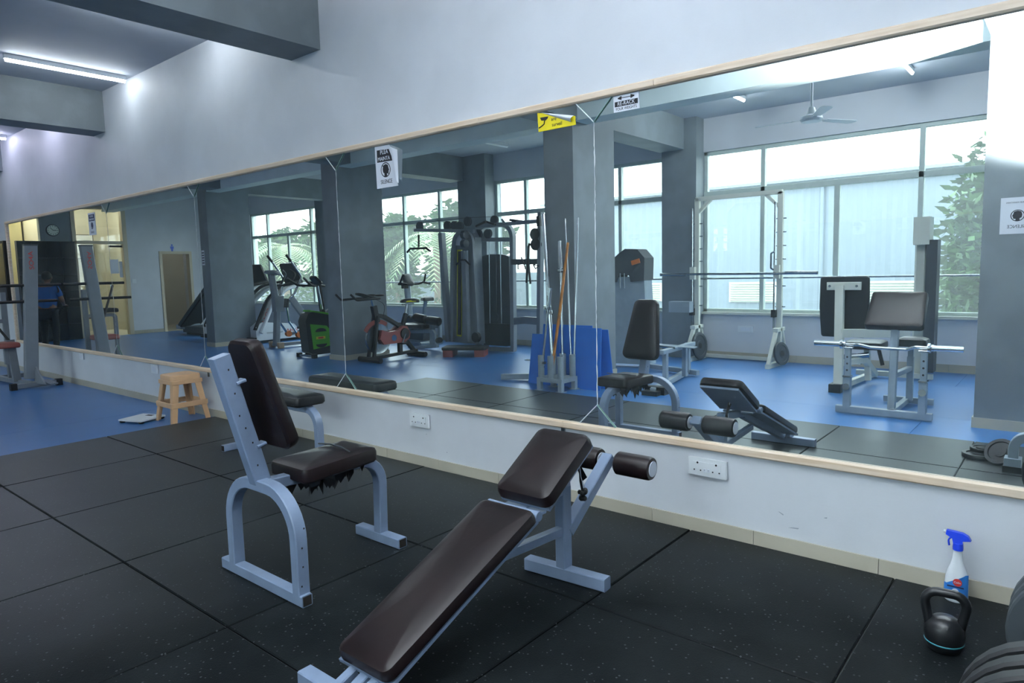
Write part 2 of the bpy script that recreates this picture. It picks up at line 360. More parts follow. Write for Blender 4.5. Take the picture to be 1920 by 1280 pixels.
# ------------------------------------------------------------------ left end wall, doorway, glass partition, corridor
we=MB(); x0,x1=XL-.15,XL
we.bx((x0,-.95,0),(x1,0,ZC)); we.bx((x0,-2.1,0),(x1,-.95,1.35)); we.bx((x0,-2.1,2.85),(x1,-.95,ZC))
we.bx((x0,-3.95,3.17),(x1,-2.75,ZC)); we.bx((x0,-4.74,0),(x1,-3.95,ZC)); we.bx((x0,-5.52,2.07),(x1,-4.74,ZC)); we.bx((x0,-6.6,0),(x1,-5.52,ZC))
struct('wall_left',we,'wall',smooth=False)
struct('wall_clock_panel',MB().bx((x0,-2.75,0),(x1,-2.1,ZC)),'grey',smooth=False)
struct('baseboard_left',MB().bx((x1,-4.74,0),(x1+.012,-3.95,.09)).bx((x1,-6.5,0),(x1+.012,-5.58,.09)),'skirt',smooth=False)
dr=struct('door_1',MB().bx((x0-.02,-4.80,0),(x1+.02,-4.73,2.11)).bx((x0-.02,-5.58,0),(x1+.02,-5.51,2.11)).bx((x0-.02,-5.51,2.04),(x1+.02,-4.80,2.11)),'doorp',smooth=False)
gp=struct('door_2',MB().bx((x0,-3.97,0),(x1+.03,-3.87,3.2)).bx((x0,-2.83,0),(x1+.03,-2.75,3.2)).bx((x0,-3.9,3.12),(x1+.03,-2.8,3.2)).bx((x0,-3.9,2.28),(x1+.03,-2.8,2.35)),'doorp',smooth=False)
put('pane',MB().bx((x1-.06,-3.87,.01),(x1-.052,-3.45,2.28)),'glass2',gp,smooth=False)
put('pane',MB().bx((x1-.06,-3.44,.01),(x1-.052,-2.83,2.28)),'glass2',gp,smooth=False)
put('pane',MB().bx((x1-.06,-3.87,2.35),(x1-.052,-2.83,3.12)),'glass2',gp,smooth=False)
put('closer',MB().bx((x1-.05,-3.85,2.2),(x1-.0,-3.55,2.25)),'black',gp,smooth=False)
put('handle',MB().tube([(x1-.02,-3.52,.95),(x1-.02,-3.52,1.35)],.012,8),'chrome',gp)
struct('wall_corridor',MB().bx((-21.3,-6.6,0),(-21.2,0,ZC)),'creamwall',smooth=False)
struct('wall_corridor_divider',MB().bx((-21.3,-4.62,0),(x0,-4.5,ZC)).bx((-21.3,-2.3,0),(x0,-2.2,ZC)),'creamwall',smooth=False)
struct('wall_corridor_back',MB().bx((-20.2,-2.15,0),(-20.1,0,ZC)),'yellowwall',smooth=False)
solo('corridor_lamp',MB().bx((-20.4,-3.4,3.40),(-19.6,-3.3,3.5)),emis('corridor_lamp_glow',(1.0,.96,.82),34),'bright ceiling lamp in the corridor behind the glass door','lamp')
solo('corridor_lamp',MB().bx((-19.6,-1.3,3.40),(-19.0,-1.2,3.5)),emis('passage_lamp_glow',(1.0,.93,.70),42),'bright ceiling lamp in the yellow passage beyond the end window','lamp')
solo('corridor_lamp',MB().bx((-20.2,-5.3,3.40),(-19.8,-5.2,3.5)),emis('lobby_lamp_glow',(1.0,.96,.88),12),'small ceiling lamp in the lobby behind the open doorway','lamp')
# ------------------------------------------------------------------ mirror wall
JT=[-12.75,-11.1,-8.85,-6.66,-4.385,-2.07,.25,2.6]
MN=['leftmost mirror panel at the far end of the wall','narrow second mirror panel from the far end','mirror panel showing the open doorway','mirror panel showing the treadmills and the green bike','mirror panel showing the cable machine and spin bike','mirror panel showing the barbell rack and curl bench','rightmost mirror panel above the kettlebell']
for i,(a,b) in enumerate(zip(JT,JT[1:])):
    t=thing('mirror','frameless '+MN[i],'mirror',((a+b)/2,0,.488),'mirror panels along the wall')
    put('mirror_glass',MB().bx((a+.0015,-.006,.4895),(b-.0015,-.0005,2.2735)),'mirror',t,smooth=False)
    if i>=2:
        z=.49; P=[]
        while z<2.275: P.append(z); z+=rnd.uniform(.01,.05)
        P.append(2.275); V=[]; F=[]
        for k,z in enumerate(P):
            w=rnd.uniform(.001,.0036); c=a+rnd.uniform(-.0015,.0015); V+=[(c-w,-.0075,z),(c+w,-.0075,z)]
            if k: F.append((2*k-2,2*k-1,2*k+1,2*k))
        put('joint_edge',MB().add(V,F),'white',t,smooth=False,)
        for (p,q,r_) in (((a-.115,2.275),(a+.115,2.275),(a,2.16)),((a-.118,.49),(a+.118,.49),(a,.605))):
            c=put('corner_glass',MB().poly([(p[0],-.0105,p[1]),(q[0],-.0105,q[1]),(r_[0],-.0105,r_[1])],(0,.0025,0)),'mirror',t,smooth=False)
            put('glass_edge',MB().bar((p[0],-.0115,p[1]),(r_[0],-.0115,r_[1]),.004,.005),'white',c,smooth=False)
            put('glass_edge',MB().bar((q[0],-.0115,q[1]),(r_[0],-.0115,r_[1]),.004,.005),'glassedge',c,smooth=False)
fr=thing('wood_border','pale pine wood frame running round the whole wall mirror','frame',(-5,0,.45))
for a,b in ((-12.79,-10.2),(-10.2,-7.6),(-7.6,-4.9),(-4.9,-2.3),(-2.3,.4),(.4,2.64)):
    put('bottom_rail',MB().bar((a+.001,-.014,.467),(b-.001,-.014,.467),.03,.043,None,.007),'pine',fr)
for a,b in ((-12.79,-11.1),(-11.1,-8.35),(-8.35,-5.6),(-5.6,-2.9),(-2.9,-1.7),(-1.7,.9),(.9,2.64)):
    put('top_rail',MB().bar((a+.001,-.014,2.294),(b-.001,-.014,2.294),.03,.04,None,.007),'pine',fr)
put('stile',MB().bar((-12.77,-.014,.45),(-12.77,-.014,2.31),.03,.04,X3,.006),'pine',fr)
put('stile',MB().bar((2.62,-.014,.45),(2.62,-.014,2.31),.03,.04,X3,.006),'pine',fr)
for x in (-6.62,-2.31): put('clip',MB().bx((x-.012,-.012,.40),(x+.012,-.001,.444)),'steelbar',fr,smooth=False)
# posters on the glass
def poster(label,cat='poster',loc=(0,0,0)): return thing('poster',label,cat,loc)
def flat(name,pts,y,m,par,dy=.0006): return put(name,MB().poly([(a,y,z) for a,z in pts],(0,dy,0)),m,par,smooth=False)
def ringxz(cx,cz,r,w,n=28): 
    o=[]
    for i in range(n): t=2*PI*i/n; o.append((cx+r*math.cos(t),cz+r*math.sin(t)))
    return o
def annulus(name,cx,cz,r,w,y,m,par,n=28):
    V=[];F=[]
    for i in range(n):
        t=2*PI*i/n
        for q in (r,r-w): V.append((cx+q*math.cos(t),y,cz+q*math.sin(t)))
    for i in range(n): j=(i+1)%n; F.append((2*i,2*j,2*j+1,2*i+1))
    return put(name,MB().add(V,F),m,par,smooth=False)
FACE=[(-.02,-.055),(-.018,-.03),(-.035,-.02),(-.04,.01),(-.03,.04),(0,.05),(.03,.04),(.038,.015),(.046,-.005),(.038,-.01),(.038,-.022),(.034,-.032),(.015,-.034),(.018,-.055)]
p=poster('white quiet-please paper peeling off the mirror beside the grey column, reading SILENCE',loc=(-3.8,-.008,1.97))
flat('paper_sheet',[(-3.908,1.977),(-3.68,1.978),(-3.70,2.1),(-3.755,2.266),(-3.915,2.27)],-.0085,'paper',p)
V=[];F=[]
for k in range(9):                                            # curled right edge of the sheet
    t=k/8; yy=-.009-.035*math.sin(t*PI*.8); 
    V+=[(-3.755+.105*t,yy,2.266-.05*t),(-3.70+.04*t,-.009-.02*math.sin(t*PI*.8),2.05-.06*t)]
    if k: F.append((2*k-2,2*k-1,2*k+1,2*k))
put('curled_edge',MB().add(V,F),'paper',p)
flat('heading_box',[(-3.893,2.158),(-3.722,2.155),(-3.764,2.238),(-3.893,2.243)],-.0092,'ink',p)
text('heading',"PLEA",.040,(-3.815,-.0096,2.222),R_ROOM,'paper',p); text('heading','MAINTA',.038,(-3.82,-.0096,2.178),R_ROOM,'paper',p,.92)
annulus('no_speech_ring',-3.805,2.10,.052,.007,-.0092,'ink',p)
flat('head_silhouette',[(-3.805+a*.8,2.10+b*.8) for a,b in FACE],-.0090,'ink',p)
put('slash',MB().bar((-3.84,-.0094,2.135),(-3.77,-.0094,2.065),.001,.006),'ink',p,smooth=False)
text('caption','SILENCE',.040,(-3.80,-.0094,2.018),R_ROOM,'ink',p,.85)
p=poster('yellow surveillance notice half peeled from the top of the mirror','notice',(-2.32,-.008,2.16))
flat('vinyl_sheet',[(-2.447,2.162),(-2.189,2.164),(-2.193,2.212),(-2.453,2.270)],-.0085,'yellow',p)
flat('camera_icon',[(-2.435,2.240),(-2.375,2.238),(-2.38,2.228),(-2.395,2.218),(-2.425,2.222)],-.0092,'ink',p)
put('camera_arm',MB().tube([(-2.402,-.0095,2.218),(-2.405,-.0095,2.20),(-2.425,-.0095,2.19),(-2.443,-.0095,2.183)],.0035,6),'ink',p)
text('line','are',.028,(-2.337,-.0092,2.218),R_ROOM,'ink',p); text('line','surveil',.030,(-2.315,-.0092,2.187),R_ROOM,'ink',p,.9)
V=[];F=[]; A0,A1,B0,B1=Vector((-2.43,0,2.268)),Vector((-2.195,0,2.213)),Vector((-2.425,0,2.266)),Vector((-2.218,0,2.182))
for k in range(9):
    for q in range(7):
        p_=A0.lerp(A1,k/8).lerp(B0.lerp(B1,k/8),q/6); V.append((p_.x,-.0095-.022*(k/8)*math.sin(PI*min(1,q/6*.9+.1)),p_.z))
        if k and q: F.append(((k-1)*7+q-1,(k-1)*7+q,k*7+q,k*7+q-1))
put('peeled_flap',MB().add(V,F),'paper',p)
p=poster('white sheet reading RE-RACK YOUR WEIGHTS at the top edge of the mirror',loc=(-1.87,-.008,2.187))
flat('paper_sheet',[(-1.945,2.187),(-1.791,2.187),(-1.795,2.271),(-1.947,2.271)],-.0085,'paper',p)
flat('text_box',[(-1.938,2.214),(-1.801,2.214),(-1.801,2.240),(-1.938,2.240)],-.0092,'ink',p)
text('line','RE-RACK',.027,(-1.87,-.0096,2.227),R_ROOM,'paper',p,.95); text('line','YOUR WEIGHTS',.021,(-1.87,-.0092,2.201),R_ROOM,'ink',p,.82)
d=MB(); d.bx((-1.92,-.0098,2.2545),(-1.82,-.0090,2.2575))
for sx_ in (-1,1):
    for k,(o,h) in enumerate(((.030,.016),(.037,.012),(.044,.007))): d.bx((-1.87+sx_*o-.003,-.0098,2.256-h/2*1.2),(-1.87+sx_*o+.003,-.0090,2.256+h/2*1.2))
put('dumbbell_icon',d,'ink',p,smooth=False)
p=poster('narrow white silence sheet on the mirror in front of the glass door',loc=(-9.3,-.008,1.93))
flat('paper_sheet',[(-9.42,1.932),(-9.20,1.93),(-9.20,2.2),(-9.42,2.2)],-.0085,'paper',p)
flat('heading_box',[(-9.40,2.1),(-9.22,2.1),(-9.22,2.18),(-9.40,2.18)],-.0092,'navy',p)
text('heading','PLEASE',.036,(-9.31,-.0096,2.158),R_ROOM,'paper',p); text('heading','MAINTAIN',.034,(-9.31,-.0096,2.12),R_ROOM,'paper',p,.9)
annulus('no_speech_ring',-9.31,2.045,.042,.006,-.0092,'navy',p); flat('head_silhouette',[(-9.31+a*.7,2.045+b*.7) for a,b in FACE],-.0090,'navy',p)
text('caption','SILENCE',.034,(-9.31,-.0094,1.965),R_ROOM,'navy',p,.85)
# ------------------------------------------------------------------ socket plates on the mirror wall
def socket(x,z,w,h,label,full=True):
    t=thing('socket_plate',label,'socket',(x,0,z-h/2))
    f=put('face_plate',MB().bar((x,-.012,z-h/2),(x,-.012,z+h/2),w,.018,Y3,.006),'white',t)
    if full:
        mod=put('module',MB().bx((x-w*.36,-.0245,z-h*.3),(x+w*.36,-.0205,z+h*.3)),'white',t,smooth=False)
        for sx_ in (-1,1):
            hb=MB()
            for a,b,r in ((0,.022,.0055),(-.017,-.016,.004),(.017,-.016,.004)): hb.cyl((x+sx_*w*.24+a,-.0255,z+b),(x+sx_*w*.24+a,-.0240,z+b),r,8)
            put('pin_holes',hb,'black',mod,smooth=False)['kind']='stuff'
            put('switch',MB().bx((x+sx_*w*.05-w*.035,-.0275,z-.022),(x+sx_*w*.05+w*.035,-.0235,z-.004)),'paper',mod,smooth=False)
            put('indicator',MB().bx((x+sx_*w*.05-.003,-.0285,z-.012),(x+sx_*w*.05+.003,-.0270,z-.0105)),'ink',mod,smooth=False)
    else:
        put('module',MB().bx((x-w*.3,-.0245,z-h*.3),(x+w*.3,-.0205,z+h*.3)),'paper',t,smooth=False)
socket(-1.412,.355,.205,.09,'white double socket plate on the wall right of the sit-up bench')
socket(-3.55,.338,.2,.095,'white double socket plate on the wall behind the shoulder press chair')
socket(-7.85,.39,.15,.1,'white switch plate on the wall just left of the beige stool',False)
socket(-10.05,.395,.13,.085,'white switch plate low on the wall under the end mirror panels',False)
socket(-11.96,.41,.13,.08,'white switch plate low on the wall nearest the cable machine post',False)
# window wall socket
t=thing('socket_plate','white socket plate under the window between the barbell rack uprights','socket',(-3.72,YW,.40))
put('face_plate',MB().bx((-3.83,YW,.40),(-3.61,YW+.02,.49)),'white',t); put('module',MB().bx((-3.79,YW+.02,.42),(-3.65,YW+.024,.47)),'paper',t,smooth=False)
# wall scuffs: dark rubbed marks
sc=MB()
for px,pz,l,a in ((-.99,.13,.05,.1),(-1.05,.19,.03,-.5),(-.85,.21,.015,.2),(-1.3,.2,.02,1.5),(-2.3,.3,.02,1.3),(-2.1,.25,.02,.4),(-3.5,.24,.012,.3),(-3.3,.14,.012,0)):
    c,s_=math.cos(a),math.sin(a); sc.add([(px-l*c*.5,-.0006,pz-l*s_*.5),(px+l*c*.4,-.0006,pz+l*s_*.4-.002),(px+l*c*.5,-.0006,pz+l*s_*.5+.004),(px-l*c*.2,-.0006,pz-l*s_*.2+.003)],[(0,1,2,3)])
struct('scuff_marks',sc,'scuff',bpy.data.objects['wall_mirror'],smooth=False)
# ------------------------------------------------------------------ lamps and fans
def led(x,y0,y1,label,m='led',z=3.475,on=True):
    t=thing('led_tube',label,'lamp',(x,(y0+y1)/2,z),'ceiling tube lamps')
    put('housing',MB().bx((x-.018,y0,z),(x+.018,y1,ZC-.001)),'white',t,smooth=False)
    put('tube',MB().sweep([(x,y0+.01,z-.002),(x,y1-.01,z-.002)],[(.017*math.cos(PI*k/6+PI),.026*math.sin(PI*k/6+PI)) for k in range(7)]) ,m if on else 'white',t)
led(-7.88,-1.13,-.06,'lit white tube lamp on the ceiling ending at the wall, nearest lamp')
led(-5.93,-1.2,-.12,'lit tube lamp tucked behind the big near ceiling beam')
led(-12.15,-1.13,-.06,'violet tinted tube lamp on the ceiling beyond the second beam','led2')
led(-10.4,-1.10,-.03,'violet tinted tube lamp hidden behind the second beam','led2')
led(-3.3,-2.75,-1.65,'added unseen tube lamp on the near bay ceiling above the press chair')  # added out of view to brighten the upper wall
led(-1.6,-2.75,-1.65,'added unseen tube lamp on the near bay ceiling above the sit-up bench')  # second added lamp, softens light on the wall above the mirror
led(-16.3,-1.2,-.1,'lit tube lamp in the farthest ceiling bay')
led(-3.43,-5.65,-4.92,'lit tube lamp over the window bay left of the ceiling fan','led3')
led(-1.57,-5.80,-4.85,'lit tube lamp over the window bay right of the ceiling fan','led3')
led(-7.6,-5.9,-5.1,'unlit tube lamp over the cable machine bay',on=False)
led(-11.5,-5.9,-5.1,'unlit tube lamp over the treadmill bay',on=False)
def fan(x,y,zb,a0,label,m='white'):
    t=thing('ceiling_fan',label,'fan',(x,y,zb),'ceiling fans')
    put('canopy',MB().lathe([(.03,ZC-.13),(.065,ZC-.03),(.07,ZC-.001)],(x,y,0)),m,t)
    put('rod',MB().cyl((x,y,zb+.1),(x,y,ZC-.1),.013,10),m,t)
    put('motor',MB().lathe([(.02,zb-.03),(.10,zb-.025),(.115,zb),(.11,zb+.025),(.05,zb+.05),(.035,zb+.12),(.02,zb+.13)],(x,y,0)),m,t)
    for k in range(3):
        M=Matrix.Translation((x,y,zb))@Matrix.Rotation(a0+k*2*PI/3,4,'Z')@Matrix.Rotation(.12,4,'X')
        put('blade',MB(M).poly([(.19,-.045,0),(.56,-.062,0),(.60,-.03,0),(.60,.04,0),(.56,.06,0),(.19,.035,0)],(0,0,.006)),m,t)
        put('blade_arm',MB(M).bar((.09,0,.003),(.22,0,.003),.035,.006),m,t)
fan(-2.30,-4.62,2.90,3.14,'white three bladed ceiling fan hanging in the window bay')
fan(-7.35,-1.95,3.1,1.05,'grey ceiling fan whose blade tip shows beside the near tube lamp','greyrubber')
# ------------------------------------------------------------------ rubber mats
ZM=.012
rm=thing('rubber_flooring','black speckled rubber mats laid edge to edge on the floor by the mirror','mat',(-2.5,-1.45,0))
mx=[-6.535,-5.52,-4.52,-3.51,-2.51,-1.50,-.56,.45,1.46]; my=[-.014,-1.0,-2.0,-2.855]
put('joint_darkening_sheet',MB().bx((-6.53,-2.85,0),(1.45,-.016,.002)),'black',rm,smooth=False)  # added black sheet so the gaps between mats read dark
for i in range(8):
    for j in range(3):
        g=.004+rnd.uniform(0,.003); o=rnd.uniform(-.003,.003)
        a,b=mx[i]+g/2,mx[i+1]-g/2; c,d=my[j+1]+g/2,my[j]-g/2
        P=[(a+o,c),(b,c+o),(b+o*.5,d),(a,d-abs(o))]
        m_=MB(); bvl=.004
        V=[(x,y,.0022) for x,y in P]+[(x,y,ZM-bvl) for x,y in P]+[(x+(bvl if k in (0,3) else -bvl),y+(bvl if k in (0,1) else -bvl),ZM) for k,(x,y) in enumerate(P)]
        F=[(3,2,1,0),(8,9,10,11)]+[(q*4+k,q*4+(k+1)%4,(q+1)*4+(k+1)%4,(q+1)*4+k) for q in (0,1) for k in range(4)]
        put('mat_tile',m_.add(V,F),'mat',rm,smooth=False)
# ------------------------------------------------------------------ shoulder press chair
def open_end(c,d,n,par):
    # thin dark plate paints the shade inside the open end of a square tube
    put('open_end',MB().box(c,d),'hollow_shade_chip',par,smooth=False)
t=thing('press_chair','grey tube shoulder press chair with tall tapered brown back pad facing the mirror','chair',(-2.715,-1.4,ZM))
put('rear_foot',MB().bar((-3.055,-1.715,.038+ZM-.012),(-2.395,-1.715,.038+ZM-.012),.05,.05),'steel',t)
open_end((-2.3945,-1.715,.038),(.002,.040,.040),X3,t)
put('rear_arch',MB().sweep(fil([(-2.955,-1.715,.06),(-2.955,-1.715,.475),(-2.435,-1.715,.475),(-2.435,-1.715,.06)],.19,9),rrect(.05,.055),Y3),'steel',t)
put('seat_rail',MB().sweep(fil([(-2.70,-1.70,.47),(-2.70,-1.065,.445),(-2.70,-1.075,.06)],.13,8),rrect(.05,.055),X3),'steel',t)
put('front_foot',MB().bar((-2.875,-1.075,.038),(-2.535,-1.075,.038),.055,.05),'steel',t)
open_end((-2.5345,-1.075,.038),(.002,.042,.040),X3,t); open_end((-2.8755,-1.075,.038),(.002,.042,.040),X3,t)
pa,pb=Vector((-2.72,-1.705,.48)),Vector((-2.72,-1.855,1.05))
po=put('back_post',MB().bar(pa,pb,.06,.075,Y3,.004),'steel',t)
dv=(pb-pa).normalized(); nv=Vector((0,dv.z,-dv.y)); 
for k in (.28,.78): put('bracket',MB().bar(pa+dv*.59*k+nv*.02+Vector((.015,0,0)),pa+dv*.59*k+nv*.062+Vector((.015,0,0)),.05,.014),'steel',po)
bo=Vector((-2.705,-1.71,.615))+nv*.055
bk=[(-.165,0),(.165,0),(.10,.49),(-.10,.49)]
put('back_pad',MB().pad(outline(bk,.05),.065,.012,bo,X3,dv,nv,.022),'vinyl_b',t)
so_=Vector((-2.70,-1.17,.475)); sv=Vector((0,-1,-.03)).normalized(); su=Vector((1,0,0)); sw=Vector((0,-.03,1)).normalized()
st=put('seat_pad',MB().pad(outline([(-.135,0),(.135,0),(.15,.42),(-.15,.42)][::-1],.035),.07,.012,so_,su,sv,sw,.02),'vinyl_b',t)
put('crease',MB().tube([(-2.83,-1.33,.555),(-2.76,-1.31,.5585),(-2.66,-1.315,.5585),(-2.575,-1.335,.555)],.0035,6),'greyrubber',st)
tn=MB(); rr=random.Random(3)
for k in range(46):
    x=rr.uniform(-2.83,-2.57); y=rr.uniform(-1.56,-1.25); l=rr.uniform(.04,.115); a=rr.uniform(0,PI); dx,dy=.034*math.cos(a),.034*math.sin(a)
    tn.add([(x-dx,y-dy,.478),(x+dx,y+dy,.478),(x+dx*.6+rr.uniform(-.02,.02),y+dy,.478-l*.6),(x+rr.uniform(-.02,.02),y,.478-l)],[(0,1,2,3)])
put('torn_lining',tn,'black',st,smooth=False)['kind']='stuff'
# chips of bare paint on the post and arch
ch=MB()
for k in (.15,.33,.45,.55,.72,.9):
    p=pa+(pb-pa)*k; ch.box((p.x+.0301,p.y+rr.uniform(-.02,.02),p.z),(.001,.006,.008))
for k in range(4): ch.box((-2.435+.0276,-1.715+rr.uniform(-.015,.015),.1+.08*k),(.001,.006,.007))
put('paint_chips',ch,'hollow_shade_chip',po,smooth=False)['kind']='stuff'
# ------------------------------------------------------------------ padded flat bench behind
t=thing('flat_bench','grey tube flat bench with dark padded top against the mirror wall','bench',(-4.8,-.35,ZM))
put('pad',MB().pad(outline([(-.47,-.13),(.47,-.13),(.47,.13),(-.47,.13)],.04),.075,.012,(-4.80,-.36,.415),X3,Y3,Z3,.028),'vinyl_k',t)
put('rail',MB().sweep(fil([(-5.10,-.36,.385),(-4.265,-.36,.385),(-4.265,-.36,.06)],.13,8),rrect(.05,.055),Y3),'steel',t)
put('far_leg',MB().bar((-5.10,-.36,.385),(-5.10,-.36,.06),.05,.05,X3),'steel',t)
put('far_foot',MB().bar((-5.13,-.66,.038),(-5.13,-.06,.038),.05,.05),'steel',t)
open_end((-5.13,-.6605,.038),(.040,.002,.040),Y3,t)
put('near_foot',MB().bar((-4.265,-.60,.038),(-4.265,-.07,.038),.05,.05),'steel',t)
# ------------------------------------------------------------------ sit-up bench
t=thing('situp_bench','grey tube decline sit-up bench with long brown pad and two foam rollers','bench',(-1.7,-1.4,ZM))
cx=-1.70
put('rear_foot',MB().bar((-1.892,-.885,.042),(-1.483,-.858,.042),.055,.056),'steel',t)
po=put('rear_post',MB().bar((cx,-.868,.06),(cx,-.868,.43),.05,.06,Y3),'steel',t)
put('roller_arm',MB().bar((cx,-.845,.22),(cx,-.488,.475),.05,.055,X3),'steel',t)
lo0,lo1=Vector((cx,-1.232,.455)),Vector((cx,-1.985,.155)); ld=(lo1-lo0).normalized(); lw=Vector((0,-ld.z,ld.y)); lw=lw if lw.z>0 else -lw
L=(lo1-lo0).length
put('main_rail',MB().bar(lo0-lw*.085,lo1-lw*.075+ld*.14,.045,.04,X3),'steel',t)
put('pad_tray',MB().box((lo0+lo1)/2-lw*.055+ld*.0,(.26,L,.012),Matrix((X3,-ld,lw)).transposed()),'steel',t,smooth=False)
lp=put('lower_pad',MB().pad(outline([(-.14,0),(.14,0),(.13,L),(-.13,L)][::-1],.035),.055,.010,lo0-lw*.05,X3,ld,lw,.022),'vinyl_b',t)
up0,up1=Vector((cx,-1.170,.472)),Vector((cx,-.840,.672)); ud=(up1-up0).normalized(); uw=Vector((0,-ud.z,ud.y)); U=(up1-up0).length
put('upper_tray',MB().box((up0+up1)/2-uw*.06,(.25,U*.96,.014),Matrix((X3,ud,uw)).transposed()),'steel',t,smooth=False)
put('upper_pad',MB().pad(outline([(-.14,0),(.14,0),(.14,U),(-.14,U)],.04),.065,.012,up0-uw*.055,X3,ud,uw,.025),'vinyl_b',t)
put('hinge_tube',MB().cyl((cx-.13,-1.205,.422),(cx+.13,-1.205,.422),.02,14),'steel',t)
put('hinge_plate',MB().bar((cx,-1.24,.41),(cx,-1.12,.41),.2,.012),'steel',t)
put('upper_support',MB().bar((cx,-1.2,.39),(cx,-.84,.43),.045,.045,X3),'steel',t)
put('brace',MB().bar((cx,-.87,.235),(cx,-1.36,.265),.04,.035,X3),'steel',t)
put('front_foot',MB().bar((-1.935,-2.03,.042),(-1.465,-2.03,.042),.055,.056),'steel',t)
for sx_ in (-.055,.055): put('foot_link',MB().bar(lo1+Vector((sx_,0,0))-lw*.065,(cx+sx_,-2.05,.065),.035,.03),'steel',t)
ax=put('roller_axle',MB().cyl((cx-.2,-.492,.455),(cx+.225,-.492,.455),.014,10),'steel',t)
for a,b in ((-1.925,-1.74),(-1.655,-1.465)):
    r_=put('foam_roller',MB().lathe([(.03,0),(.046,.004),(.055,.014),(.055,b-a-.014),(.05,b-a-.003),(.036,b-a)],(a,-.492,.455),X3,22),'vinyl_b',t)
    put('roller_cap',MB().cyl((b-.001,-.492,.455),(b+.003,-.492,.455),.036,16),'paper',r_)
kn=MB(); 
for k in range(9): kn.ball((cx+.06+rr.uniform(-.012,.012),-.80+rr.uniform(-.015,.015),.385+rr.uniform(-.02,.02)),rr.uniform(.008,.016),n=8,m=5)
kn.tube([(cx+.06,-.82,.52),(cx+.055,-.81,.45),(cx+.06,-.80,.39)],.006,6); kn.add([(cx+.05,-.84,.53),(cx+.075,-.83,.52),(cx+.07,-.78,.46),(cx+.05,-.79,.44)],[(0,1,2,3)])
put('torn_strap',kn,'black',t)
put('string',MB().tube([(cx+.065,-.83,.53),(cx+.06,-.815,.47),(cx+.068,-.80,.42)],.002,5),'paper',t)
# ------------------------------------------------------------------ beige stool
t=thing('stool','beige moulded plastic stool standing by the mirror wall','stool',(-6.735,-.235,0))
sx0,sy0=-6.735,-.235
put('seat',MB().pad(outline([(-.145,-.145),(.145,-.145),(.145,.145),(-.145,.145)],.05),.06,.004,(sx0,sy0,.395),X3,Y3,Z3,.012),'plasticbeige',t)
for a in (-1,1):
    for b in (-1,1):
        # splayed channel leg with an L-shaped section
        tp=Vector((sx0+a*.13,sy0+b*.13,.42)); bt=Vector((sx0+a*.185,sy0+b*.185,0)); V=[]
        for p,k in ((tp,.062),(bt,.045)):
            V+=[p,p-Vector((a*k,0,0)),p-Vector((a*k,-b*-.012,0)),p-Vector((a*.012,b*.012,0)),p-Vector((-a*-.012,b*k,0)),p-Vector((0,b*k,0))]
        F=[(i,(i+1)%6,6+(i+1)%6,6+i) for i in range(6)]+[(5,4,3,2,1,0),(6,7,8,9,10,11)]
        put('leg',MB().add(V,F),'plasticbeige',t,sharp=25)
fr=MB(); z=.17; k=.168
for (a,b) in (((-k,-k),(k,-k)),((k,-k),(k,k)),((k,k),(-k,k)),((-k,k),(-k,-k))):
    fr.bar((sx0+a[0],sy0+a[1],z),(sx0+b[0],sy0+b[1],z),.014,.05)
put('stretcher_ring',fr,'plasticbeige',t)
fr=MB(); k=.142
for (a,b) in (((-k,-k),(k,-k)),((k,-k),(k,k)),((k,k),(-k,k)),((-k,k),(-k,-k))): fr.bar((sx0+a[0],sy0+a[1],.385),(sx0+b[0],sy0+b[1],.385),.012,.04)
put('apron',fr,'plasticbeige',t)
# ------------------------------------------------------------------ scale
t=thing('weighing_scale','flat glass bathroom scale on the blue floor beside the beige stool','scale',(-7.03,-.50,0))
Rz=Matrix.Rotation(.35,3,'Z')
put('platform',MB().box((-7.03,-.50,.026),(.29,.29,.014),Rz),W['white'],t,smooth=False)
for a in (-1,1):
    for b in (-1,1): put('foot',MB().lathe([(.02,.0),(.026,.006),(.024,.019)],Vector((-7.03,-.50,0))+Rz@Vector((a*.12,b*.12,0)),n=12),'black',t)
put('display',MB().box(Vector((-7.03,-.50,.0335))+Rz@Vector((0,.09,0)),(.08,.04,.001),Rz),'ink',t,smooth=False)
# ------------------------------------------------------------------ spray bottle and kettlebell
bx_,by_=-.328,-.098
t=thing('spray_bottle','clear spray bottle with blue trigger head standing by the skirting','bottle',(bx_,by_,ZM))
def oval(rs,c,n=24,ax=1.0,ay=.62):
    V=[];F=[]
    for r,z in rs: V+=[(c[0]+ax*r*math.cos(2*PI*i/n),c[1]+ay*r*math.sin(2*PI*i/n),c[2]+z) for i in range(n)]
    for k in range(len(rs)-1):
        for i in range(n): F.append((k*n+i,k*n+(i+1)%n,(k+1)*n+(i+1)%n,(k+1)*n+i))
    F.append(tuple(range(n-1,-1,-1))); F.append(tuple((len(rs)-1)*n+i for i in range(n))); return MB().add(V,F)
put('body',oval([(.034,0),(.041,.006),(.042,.02),(.041,.07),(.039,.1),(.034,.125),(.024,.15),(.018,.175),(.0155,.2),(.0150,.212)],(bx_,by_,ZM)),'spraywhite',t)
V=[];F=[];n=12
for k,(z0,z1,r) in enumerate(((.03,.034,.0425),)):
    for i in range(n+1):
        a=-PI/2-1.25+2.5*i/n; zt=.075+.045*min(1,max(0,(i-2)/8)); 
        V+=[(bx_+.0432*math.cos(a),by_+.62*.0432*math.sin(a)-.0006,ZM+.022),(bx_+.0425*math.cos(a),by_+.62*.0425*math.sin(a)-.0008,ZM+zt)]
        if i: F.append((2*i-2,2*i,2*i+1,2*i-1))
lb=put('label',MB().add(V,F),'label',t)
put('logo',MB().lathe([(.0155,0),(.0155,.0008)],(bx_+.006,by_-.0285,ZM+.088),-Y3,16),'red',lb)
